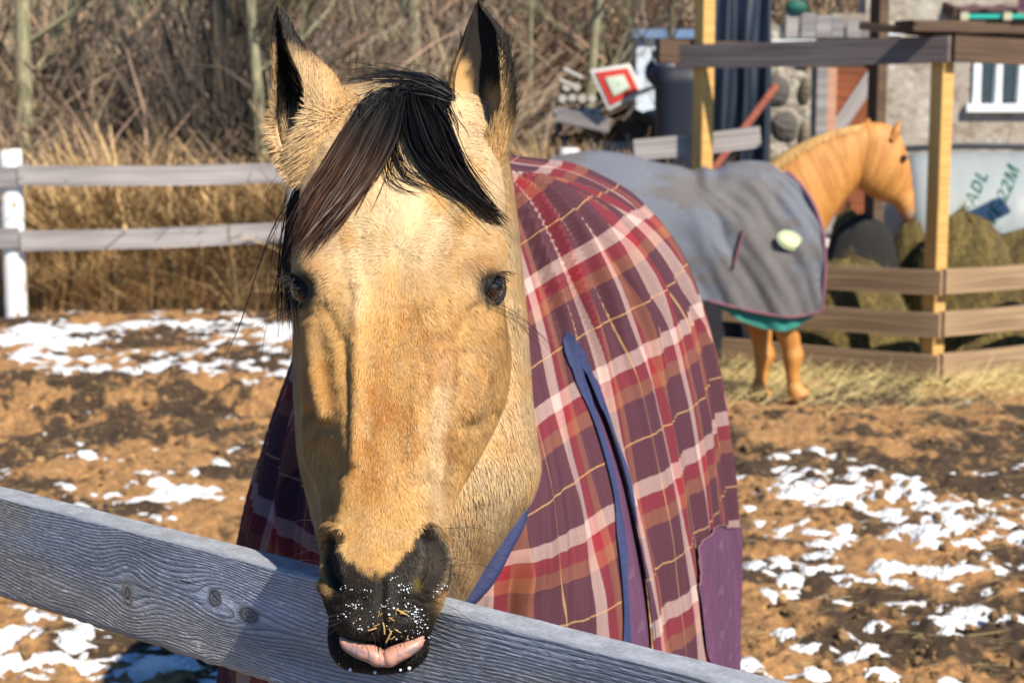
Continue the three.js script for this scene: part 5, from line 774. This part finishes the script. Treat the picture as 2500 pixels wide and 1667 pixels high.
// ---------------------------------------------------------------- pink lip, snow crumbs and hay on the muzzle
{
  const pts = [[832, 1556], [846, 1572], [874, 1586], [908, 1597], [937, 1611], [964, 1598], [996, 1583], [1020, 1568], [1031, 1554]], c = new THREE.CatmullRomCurve3(pts.map(([x, y], i) => at(x, y, 1.628 - 0.010 * Math.sin(i / 8 * Math.PI)))), rings = [];
  for (let i = 0; i <= 64; i++) { const t = i / 64, p = c.getPoint(t), g = c.getTangent(t), e = Math.pow(Math.sin(Math.PI * clamp(t, 0.015, 0.985)), 0.45), cr = 1 - 0.28 * gauss(t - 0.5, 0.035), rr = 0.0104 * e * cr, n = V(0, 0, 1).addScaledVector(g, -g.z).normalize(), b = g.clone().cross(n), ring = []; for (let j = 0; j < 20; j++) { const a = j / 20 * 6.2832; ring.push(p.clone().addScaledVector(n, Math.cos(a) * rr * 1.15).addScaledVector(b, Math.sin(a) * rr * 0.92 )); } rings.push(ring); }
  const lg = loft(rings, true, true, true); paint(lg, (x, y) => { const n = fbm(x * 0.08, y * 0.12, 3, 4), grey = smooth(0.42, 0.6, n) * smooth(-6, 10, y - (1566 + 44 * gauss(x - 937, 50))); return [mix(0.52, 0.27, grey), mix(0.255, 0.175, grey), mix(0.185, 0.175, grey)]; });
  part(horse, 'lower_lip', lg, new THREE.MeshPhysicalMaterial({ vertexColors: true, roughness: 0.5, clearcoat: 0.2, clearcoatRoughness: 0.3 }), 'wet pink inner edge of the lower lip');
  const r = rng(701), gs = [], hs = [], ico = new THREE.IcosahedronGeometry(1, 0);
  const spots = [[850, 1438, 22, 12, 7], [902, 1448, 18, 14, 8], [870, 1482, 30, 10, 16], [845, 1500, 20, 12, 8], [985, 1440, 26, 28, 20], [968, 1415, 16, 10, 4], [1080, 1436, 14, 10, 7], [1062, 1452, 10, 10, 6], [985, 1488, 30, 14, 12], [1018, 1505, 26, 26, 34], [1022, 1530, 16, 18, 14], [950, 1470, 14, 12, 6], [885, 1530, 40, 24, 12], [930, 1500, 60, 40, 16], [1000, 1545, 50, 20, 10], [1030, 1562, 16, 16, 10]];
  for (const [x, y, sx, sy, n] of spots) for (let i = 0; i < n; i++) { const s = surf(x + (r() + r() - 1) * sx, y + (r() + r() - 1) * sy), k = 0.0004 + 0.0012 * r() * r() * r(), g = ico.clone(); g.scale(k * (0.4 + 1.3 * r()), k * (0.4 + 1.3 * r()), k * 0.6); g.rotateZ(r() * 6); g.translate(s.p.x + s.n.x * 0.0028, s.p.y + s.n.y * 0.0028, s.p.z + s.n.z * 0.0028); gs.push(g); }
  for (let i = 0; i < 5; i++) { const a = 820 + r() * 210, g = ico.clone(); const k = 0.0008 + 0.0014 * r(); g.scale(k, k, k); const p = at(a, 1612 + 26 * (1 - ((a - 925) / 110) ** 2) + r() * 8, 1.632); g.translate(p.x, p.y, p.z); gs.push(g); }
  const sc = part(horse, 'snow_crumbs', mergeGeometries(gs), std({ color: lin(0.82, 0.85, 0.92), roughness: 0.6 })); sc.userData.kind = 'stuff';
  for (let i = 0; i < 17; i++) { const [x, y] = i < 4 ? [[930, 1518], [918, 1530], [956, 1536], [966, 1490]][i] : [890 + (r() + r()) * 60, 1480 + r() * 70], s = surf(x, y), d = V(r() - 0.5, -1.2 * r() + 0.2, 0).normalize(), L = (i < 4 ? 0.012 : 0.006) * (0.7 + 0.6 * r()), o = s.p.clone().addScaledVector(s.n, 0.003); hs.push(tube([o, o.clone().addScaledVector(d, L * 0.5).addScaledVector(s.n, 0.001), o.clone().addScaledVector(d, L)], i < 4 ? 0.0009 : 0.00045, 4, 1)); }
  const hb = part(horse, 'hay_bits', mergeGeometries(hs), std({ color: lin(0.50, 0.31, 0.10), roughness: 0.8 })); hb.userData.kind = 'stuff';
}
// ---------------------------------------------------------------- plaid rug on the buckskin horse
{
  // along the rug: a, top edge (x, y, distance), hem (x, y, distance), roundness of the body below
  const S = [
    [-1.0, 0.02, 1.28, 3.66, 0.02, 0.45, 3.85, 0.6], [-0.92, -0.01, 1.37, 3.52, -0.30, 0.42, 3.6, 0.9], [-0.82, -0.02, 1.415, 3.30, -0.36, 0.40, 3.30, 0.9], [-0.70, -0.05, 1.39, 3.05, -0.38, 0.40, 3.10, 0.8], [-0.58, -0.10, 1.39, 2.75, -0.42, 0.40, 2.85, 0.65], [-0.48, -0.14, 1.41, 2.50, -0.46, 0.40, 2.72, 0.5],
    [-0.40, -0.22, 1.27, 2.40, -0.48, 0.40, 2.60, 0.3], [-0.32, -0.25, 1.12, 2.31, -0.48, 0.40, 2.48, 0.4], [-0.24, -0.25, 1.0, 2.22, -0.45, 0.40, 2.36, 0.4], [-0.16, -0.22, 0.92, 2.15, -0.38, 0.40, 2.25, 0.35], [-0.08, -0.19, 0.87, 2.10, -0.28, 0.40, 2.15, 0.3],
    [0, -0.14, 0.84, 2.09, -0.14, 0.40, 2.10, 0.3],
    [0.08, -0.070, 0.868, 2.10, 0.01, 0.40, 2.12, 0.3], [0.16, -0.030, 0.920, 2.12, 0.13, 0.40, 2.19, 0.35], [0.24, -0.005, 0.985, 2.16, 0.22, 0.40, 2.30, 0.4], [0.32, -0.02, 1.12, 2.27, 0.28, 0.40, 2.43, 0.45], [0.40, -0.04, 1.28, 2.37, 0.32, 0.40, 2.56, 0.6], [0.48, -0.08, 1.41, 2.48, 0.35, 0.40, 2.70, 0.85],
    [0.58, -0.05, 1.395, 2.75, 0.39, 0.40, 2.88, 0.95], [0.70, -0.02, 1.395, 3.05, 0.425, 0.40, 3.10, 1], [0.82, 0.0, 1.42, 3.30, 0.445, 0.40, 3.30, 1], [0.92, 0.01, 1.37, 3.52, 0.40, 0.42, 3.60, 0.9], [1, 0.02, 1.28, 3.66, 0.02, 0.45, 3.85, 0.6]];
  const f = [1, 2, 3, 4, 5, 6, 7].map((k) => spl(S.map((s) => s[0]), S.map((s) => s[k])));
  const gs = spl([0, 0.16, 0.32, 0.46, 0.58, 0.70, 0.83, 1], [0, 0.30, 0.55, 0.75, 0.88, 0.95, 0.98, 1]), ks = spl([0, 0.16, 0.32, 0.46, 0.58, 0.70, 0.83, 1], [0, 0.025, 0.09, 0.20, 0.36, 0.55, 0.75, 1]);
  const B0 = (a, v) => { const w = f[6](a), g = mix(Math.pow(v, 0.75), gs(v), w), k = mix(Math.pow(v, 1.12), ks(v), w); return V(mix(f[0](a), f[3](a), g), mix(f[1](a), f[4](a), k), -mix(f[2](a), f[5](a), Math.pow(g, 0.8))); };
  const N0 = (a, v) => { const e = 0.012, da = B0(Math.min(1, a + e), v).sub(B0(Math.max(-1, a - e), v)), dv = B0(a, Math.min(1, v + e)).sub(B0(a, Math.max(0, v - e))), n = da.cross(dv).normalize(), c = V(-0.05, n.y < 0 ? 0.9 : 0.9, -2.85), p = B0(a, v); if (n.dot(p.sub(c)) < 0) n.negate(); return n; };
  const ridge = (x) => Math.pow(Math.abs(Math.sin(x / 2)) + 1e-4, 0.85) - 0.15;
  // way round the rug, level with the ground
  const Uc = (a, v) => { const p = B0(a, v), D = -p.z, cx = -0.12 + 0.1 * smooth(2.3, 3.2, D), sg = a < 0 ? -1 : 1, th = Math.atan2(Math.max(0.02, sg * (p.x - cx)), Math.max(0, 2.62 - D)); return sg * (0.38 * th + Math.max(0, D - 2.62)); };
  const saw = (x) => { const f = x / 6.2832 - Math.floor(x / 6.2832); return f < 0.13 ? smooth(0, 0.13, f) : 1 - (f - 0.13) / 0.87; };
  const fold = (a, v) => {
    const s = Math.abs(a), wv = smooth(0.02, 0.3, v), q = fbm(a * 7, v * 1.6, 3, 33) - 0.5;
    let h = 0;
    // pleats that fan out from the withers
    const q2 = fbm(a * 4 + 9, v * 2.2, 3, 37) - 0.5, uu = Uc(a, v), us = Math.abs(uu) + 0.10 * v, am = smooth(-0.22, 0.2, fbm(a * 6, v * 3, 2, 39) - 0.5);
    h += 0.021 * (saw(us * 62 + q * 3.2) - 0.4) * smooth(0.03, 0.16, v) * (0.35 + 0.9 * am) * (1 - 0.45 * smooth(0.6, 0.85, s));
    h += 0.0075 * (saw(us * 171 + q2 * 5) - 0.4) * smooth(0.03, 0.14, v) * (0.3 + am) * (1 - 0.6 * smooth(0.55, 0.8, s));
    h += 0.016 * (ridge(us * 27 + q * 2) - 0.4) * smooth(0.1, 0.5, v);
    // draped folds low on the flank
    h += 0.024 * (ridge(s * 34 + 1.5 * v + q * 6 + 1) - 0.45) * smooth(0.45, 1, v) * smooth(0.35, 0.55, s);
    h += 0.016 * (fbm(a * 5 + v * 2, v * 4.5 - a * 3, 3, 44) - 0.5) * wv;
    // slanting drag lines over the shoulder
    
    h -= 0.02 * gauss(a - 0.36, 0.02) * smooth(0.15, 0.3, v) * 0.4;
    return h;
  };
  const B = (a, v, off = 0) => B0(a, v).addScaledVector(N0(a, v), fold(a, v) + off + 0.012);
  // lengths for the cloth pattern
  const aL = []; { let s = 0, p = B0(-1, 0.5); for (let i = 0; i <= 400; i++) { const q = B0(-1 + i / 200, 0.5); s += q.distanceTo(p); p = q; aL.push(s); } }
  const U = (a) => { const k = clamp((a + 1) * 200, 0, 399.999), i = Math.floor(k); return mix(aL[i], aL[i + 1], k - i); };
  const vL = new Map(), Vl = (a, v) => { const key = Math.round(a * 250); if (!vL.has(key)) { const t = [0]; let p = B0(key / 250, 1); for (let i = 1; i <= 60; i++) { const q = B0(key / 250, 1 - i / 60); t.push(t[i - 1] + q.distanceTo(p)); p = q; } vL.set(key, t); } const t = vL.get(key), k = clamp((1 - v) * 60, 0, 59.999), i = Math.floor(k); return mix(t[i], t[i + 1], k - i); };
  const VV = (a, v) => { const k = a * 250, i = Math.floor(k); return mix(Vl(i / 250, v), Vl((i + 1) / 250, v), k - i); };
  const REP = 0.20;
  const patch = (a0, a1, v0, v1, na, nv, off = 0) => { const pos = [], uv = [], col = [], idx = []; for (let j = 0; j <= nv; j++) for (let i = 0; i <= na; i++) { const vf = typeof v0 === 'function', v = mix(vf ? v0(mix(a0, a1, i / na)) : v0, v1, j / nv), A = mix(typeof a0 === 'function' ? a0(v) : a0, typeof a1 === 'function' ? a1(v) : a1, i / na), p = B(A, v, off), k = 0.94 + 0.10 * fbm(A * 12, v * 9, 3, 55); pos.push(p.x, p.y, p.z); uv.push(Uc(A, v) / 0.155, VV(A, v) / 0.205); col.push(k, k, k); if (i < na && j < nv) { const q = j * (na + 1) + i; idx.push(q, q + 1, q + na + 2, q, q + na + 2, q + na + 1); } } return geo(pos, idx, uv, col); };
  // woven check: the same run of stripes both ways
  const PUR = [0.068, 0.0120, 0.026], PALE = [0.53, 0.37, 0.33], RED = [0.25, 0.006, 0.016], BRN = [0.265, 0.085, 0.038], YEL = [0.42, 0.24, 0.09];
  const stripe = (t) => t < 0.30 ? PUR : t < 0.43 ? PALE : t < 0.56 ? RED : t < 0.68 ? BRN : t < 0.987 ? PUR : YEL;
  const toS = (x) => Math.pow(clamp(x), 1 / 2.2);
  const plaid = dataTex(1024, 1024, (u, v, x, y) => {
    const a = stripe(u), b = stripe(1 - v), tw = ((x + y) >> 2) % 2 ? 0.62 : 0.38, n = 0.9 + 0.2 * hash2(x >> 1, y >> 1, 3), slub = tnoise(u, v, 300, 6, 5) > 0.86 ? 1.12 : 1;
    const rip = (x % 64 < 3 || y % 64 < 3) ? 0.86 : 1;
    return [0, 1, 2].map((i) => toS(mix(a[i], b[i], a === YEL ? 0.2 : b === YEL ? 0.8 : tw) * n * slub * rip));
  });
  const weave = dataTex(256, 256, (u, v, x, y) => 0.5 + 0.25 * Math.sin((x + y) * 0.39) + 0.25 * hash2(x, y, 4), false); weave.repeat.set(4, 4);
  const cloth = new THREE.MeshPhysicalMaterial({ map: plaid, vertexColors: true, roughness: 0.82, bumpMap: weave, bumpScale: 0.0006, side: THREE.DoubleSide });
  const navyTex = dataTex(128, 128, (u, v, x, y) => { const n = tnoise(u, v, 8, 40, 1), r = 0.8 + 0.35 * n; return [0.165 * r, 0.20 * r, 0.36 * r]; }); navyTex.repeat.set(2, 12);
  const navy = std({ map: navyTex, roughness: 0.8, side: THREE.DoubleSide });
  const mauveTex = dataTex(256, 256, (u, v, x, y) => { const n = 0.85 + 0.2 * tnoise(u, v, 30, 4, 2) + 0.12 * hash2(x, y, 3), rip = y % 32 < 3 ? 0.9 : 1, st = smooth(0.86, 0.92, tnoise(u, v, 3, 3, 6)) * 0.3; return [mix(0.345 * n * rip, 0.50, st), mix(0.205 * n * rip, 0.42, st), mix(0.315 * n * rip, 0.45, st)]; });
  mauveTex.repeat.set(2.5, 2.5);
  const mauve = std({ map: mauveTex, roughness: 0.85, side: THREE.DoubleSide });
  const rug = new THREE.Group(); rug.name = 'rug'; rug.userData.label = 'purple, red and cream plaid rug with navy binding'; horse.add(rug);
  const v0 = 0.19, eL = spl([0, 0.12, 0.19, 0.30, 0.40, 0.52, 1], [0.40, 0.388, 0.375, 0.342, 0.295, 0.248, 0.14]), eR = spl([0, 0.12, 0.19, 0.30, 0.40, 0.52, 1], [0.40, 0.388, 0.376, 0.366, 0.348, 0.312, 0.20]);
  part(rug, 'chest_panel', patch(-1, 0, 0, 1, 240, 150), cloth);
  part(rug, 'shoulder_panel', patch(0, eL, 0, 1, 150, 150), cloth);
  part(rug, 'side_panel', patch(eR, 1, 0, 1, 330, 150), cloth);
  part(rug, 'gusset', patch((v) => eL(v) - 0.012, (v) => eR(v) + 0.012, v0, 1, 12, 90, -0.007), mauve);
  const lowV = spl([0.30, 0.46, 0.744, 1], [0.70, 0.72, 0.80, 0.80]);
  part(rug, 'lower_panel', patch(0.405, 1, lowV, 1.0, 200, 60, 0.005), mauve);
  const edge = (fn, v0_, v1_, n, rad, fl = 0.55) => { const p = []; for (let i = 0; i <= n; i++) { const v = mix(v0_, v1_, i / n), q = fn(v); p.push(q); } return tube(p, rad, 8, 2, fl); };
  part(rug, 'slit_binding', patch((v) => eL(v) - 0.010, (v) => eL(v) + 0.004, v0 - 0.015, 1, 6, 120, 0.0045), navy);
  part(rug, 'slit_binding', patch((v) => eR(v) - 0.003, (v) => eR(v) + 0.006, v0 + 0.01, 1, 6, 120, 0.0045), navy);
  { const p = []; for (let i = 0; i <= 90; i++) p.push(B(mix(-0.46, 0.46, i / 90), 0.004, 0.003)); part(rug, 'neck_binding', tube(p, 0.016, 8, 2, 0.6), navy); }
  part(rug, 'panel_seam', edge((v) => { const A = mix(0.405, 0.98, v); return B(A, lowV(A), 0.007); }, 0, 1, 120, 0.002), std({ color: lin(0.16, 0.08, 0.10), roughness: 0.9 }));
}
// ---------------------------------------------------------------- near fence: weathered plank right behind the muzzle
{
  const fence = thing('plank_fence', 'weathered blue grey plank fence in the foreground under the horse muzzle', 'fence');
  const TOP = 1.0, A = onGround(0, 1211, TOP), Bq = onGround(1557, 1609, TOP), dir = Bq.clone().sub(A).normalize(), nrm = dir.clone().cross(V(0, 1, 0)).normalize(); if (nrm.z < 0) nrm.negate();
  const H = 0.142, T = 0.038, L0 = -0.75, L1 = 1.75, L = L1 - L0;
  const W = 2048, Hh = 512, uOf = (px, py) => { const p = onGround(px, py, TOP - 0.07), rel = p.clone().sub(A); return rel.dot(dir); };
  // knots: place along (m), across (m from top), size along, size across, kind
  const K = [[uOf(329, 1417), 0.083, 0.013, 0.019, 0], [uOf(396, 1497), 0.124, 0.0035, 0.007, 1], [uOf(640, 1450), 0.058, 0.014, 0.012, 2], [uOf(705, 1478), 0.066, 0.02, 0.012, 2], [uOf(1330, 1640), 0.115, 0.02, 0.014, 2], [-0.35, 0.05, 0.014, 0.012, 2]];

  const field = (u, v) => { let d = 0, kn = 0, kind = -1, ring = 0; const w = (fbm(u * 4, v * 10, 3, 3) - 0.5) * 0.035; let t = v + w; for (const [ku, kv, su, sv, kd] of K) { const du = (u - ku) / (su * (kd === 1 ? 6 : 3.6)), dv = v - kv, e = Math.exp(-du * du); t -= dv * 0.82 * e * Math.exp(-(dv * dv) / ((sv * 2.6) ** 2)); const r = Math.hypot((u - ku) / su, dv / sv) * (0.75 + 0.5 * fbm(u * 70, v * 90, 3, 31)), q = 1 - smooth(0.7, 1.15, r); if (q > kn) { kn = q; kind = kd; ring = r; } } return { t, kn, kind, ring }; };
  const grain = (t, u) => { const ph = t * 210 + 1.5 * fbm(u * 3, t * 40, 2, 6), s = ph - Math.floor(ph); return Math.pow(s, 2.2); };
  const cache = new Float32Array(W * Hh * 4);
  for (let y = 0; y < Hh; y++) for (let x = 0; x < W; x++) { const u = L0 + x / W * L, v = y / Hh * H, q = field(u, v), o = (y * W + x) * 4; cache[o] = grain(q.t, u); cache[o + 1] = q.kn; cache[o + 2] = q.kind; cache[o + 3] = q.ring; }
  const colT = dataTex(W, Hh, (a, b, x, y) => { const o = (y * W + x) * 4, u = L0 + a * L, v = b * H, g = cache[o], fib = 0.88 + 0.24 * vnoise(u * 90, v * 1500, 8) * 0.9, blot = fbm(u * 7, v * 22, 3, 12), crack = smooth(0.985, 1, Math.sin(1)) ; let c = [0.66, 0.69, 0.755]; const k = (1 - 0.32 * g) * fib * (0.82 + 0.36 * blot); c = c.map((q) => q * k); const warm = smooth(0.5, 0.7, fbm(u * 3 + 4, v * 8, 3, 18)); c[0] *= 1 + 0.06 * warm; c[2] *= 1 - 0.09 * warm; const kn = cache[o + 1], kd = cache[o + 2], r = cache[o + 3]; if (kn > 0) { const rg = 0.85 + 0.2 * Math.sin(r * 16), kc = kd === 0 ? [0.62 * rg, 0.60 * rg, 0.56 * rg] : kd === 1 ? [0.86, 0.85, 0.80] : [0.43 * rg, 0.43 * rg, 0.46 * rg]; const core = kd === 0 && r < 0.45 ? 0.7 : 1; c = c.map((q, i) => mix(q, kc[i] * core, kn * 0.9)); } const dash = vnoise(u * 60, v * 420, 21); if (dash > 0.9) c = c.map((q) => q * 1.25); const ck = fbm(u * 2.2 + 3, v * 75, 2, 27), cr = Math.abs(ck - 0.5) < 0.0035 * smooth(0.45, 0.7, fbm(u * 5, v * 9, 2, 29)) ? 0.35 : 1; c = c.map((q) => q * cr); return c; });
  const bmpT = dataTex(W, Hh, (a, b, x, y) => { const o = (y * W + x) * 4, u = L0 + a * L, v = b * H; return clamp(0.55 * (1 - cache[o]) + 0.25 * vnoise(u * 120, v * 1400, 4) + 0.2 * fbm(u * 30, v * 60, 2, 5)); }, false);
  const rougT = std({ map: colT, bumpMap: bmpT, bumpScale: 0.0026, roughness: 0.85 });
  for (const t of [colT, bmpT]) t.wrapS = t.wrapT = THREE.ClampToEdgeWrapping;
  const topT = dataTex(512, 64, (u, v, x, y) => { const n = tnoise(u, v, 40, 8, 2) * 0.5 + tnoise(u, v, 200, 32, 3) * 0.5, k = 0.80 + 0.3 * n; return [0.60 * k, 0.62 * k, 0.66 * k]; });
  const topM = std({ map: topT, bumpMap: topT, bumpScale: 0.001, roughness: 0.85 });
  const nU = 500, nV = 36, wob = (u, v) => 0.0016 * (fbm(u * 9, v * 30, 3, 6) - 0.5) ;
  const P = (u, v, t) => A.clone().addScaledVector(dir, u).add(V(0, -v - 0.004 * Math.sin((u + 0.3) * 1.6) * 0, 0)).addScaledVector(nrm, -t + wob(u, v));
  const rough = (u) => 0.0035 * (fbm(u * 60, 2, 3, 7) - 0.5), bev = 0.004;
  // front, bottom, back, and a separately grained top
  const pos = [], uv = [], idx = []; const prof = [[bev, 0], [0.02, 0], [0.05, 0], [0.08, 0], [0.11, 0], [H - 0.006, 0], [H, 0.003], [H, T * 0.5], [H - 0.003, T - 0.002], [H * 0.5, T], [bev, T]];
  const fine = []; for (let i = 0; i + 1 < prof.length; i++) { const n = i < 5 ? 6 : 2; for (let k = 0; k < n; k++) fine.push([mix(prof[i][0], prof[i + 1][0], k / n), mix(prof[i][1], prof[i + 1][1], k / n)]); } fine.push(prof[prof.length - 1]);
  for (let i = 0; i <= nU; i++) { const u = L0 + i / nU * L; fine.forEach(([v, t]) => { const p = P(u, v, t); if (v > H - 0.007) p.y += rough(u) * 1.4; pos.push(p.x, p.y, p.z); uv.push(i / nU, clamp((t > T * 0.3 ? H - v * 0.9 : v) / H, 0.004, 0.996)); }); }
  const m = fine.length; for (let i = 0; i < nU; i++) for (let j = 0; j + 1 < m; j++) { const a = i * m + j; idx.push(a, a + 1, a + m + 1, a, a + m + 1, a + m); }
  const rail = part(fence, 'rail', geo(pos, idx, uv), rougT, 'weathered top plank with knots');
  rail.material.side = THREE.DoubleSide;
  const tp = [], tu = [], ti = [], tprof = [[bev, 0], [0.0012, 0.0015], [0, 0.004], [0, T * 0.5], [0, T - 0.004], [0.0012, T - 0.0015], [bev, T]];
  for (let i = 0; i <= nU; i++) { const u = L0 + i / nU * L; tprof.forEach(([v, t], j) => { const p = P(u, v, t); p.y += 0.0012 * (fbm(u * 40, t * 90, 2, 9) - 0.5) * (j > 1 && j < 5 ? 1 : 0); tp.push(p.x, p.y, p.z); tu.push(u * 1.5, j / 6); }); }
  for (let i = 0; i < nU; i++) for (let j = 0; j < 6; j++) { const a = i * 7 + j; ti.push(a, a + 1, a + 8, a, a + 8, a + 7); }
  part(rail, 'top_edge', geo(tp, ti, tu), topM); rail.children[0].material.side = THREE.DoubleSide;
  // posts beyond both sides of the frame, and a lower plank below it
  for (const u of [L0 + 0.06, L1 - 0.06]) { const p = A.clone().addScaledVector(dir, u).addScaledVector(nrm, -T - 0.056), g = chamferBox(0.1, 1.3, 0.1, 0.006), o = part(fence, 'post', g, greyWood); o.position.set(p.x, 0.45, p.z); o.rotation.y = Math.atan2(nrm.x, nrm.z); }
  { const a = A.clone().addScaledVector(dir, L0).addScaledVector(nrm, -T / 2), b = A.clone().addScaledVector(dir, L1).addScaledVector(nrm, -T / 2); a.y = b.y = 0.42; part(fence, 'rail', board(a, b, 0.142, 0.038), greyWood2); }
}
scene.traverse((o) => { if (o.isMesh && o.name !== 'sky') { o.castShadow = true; o.receiveShadow = true; } });
renderer.render(scene, camera);
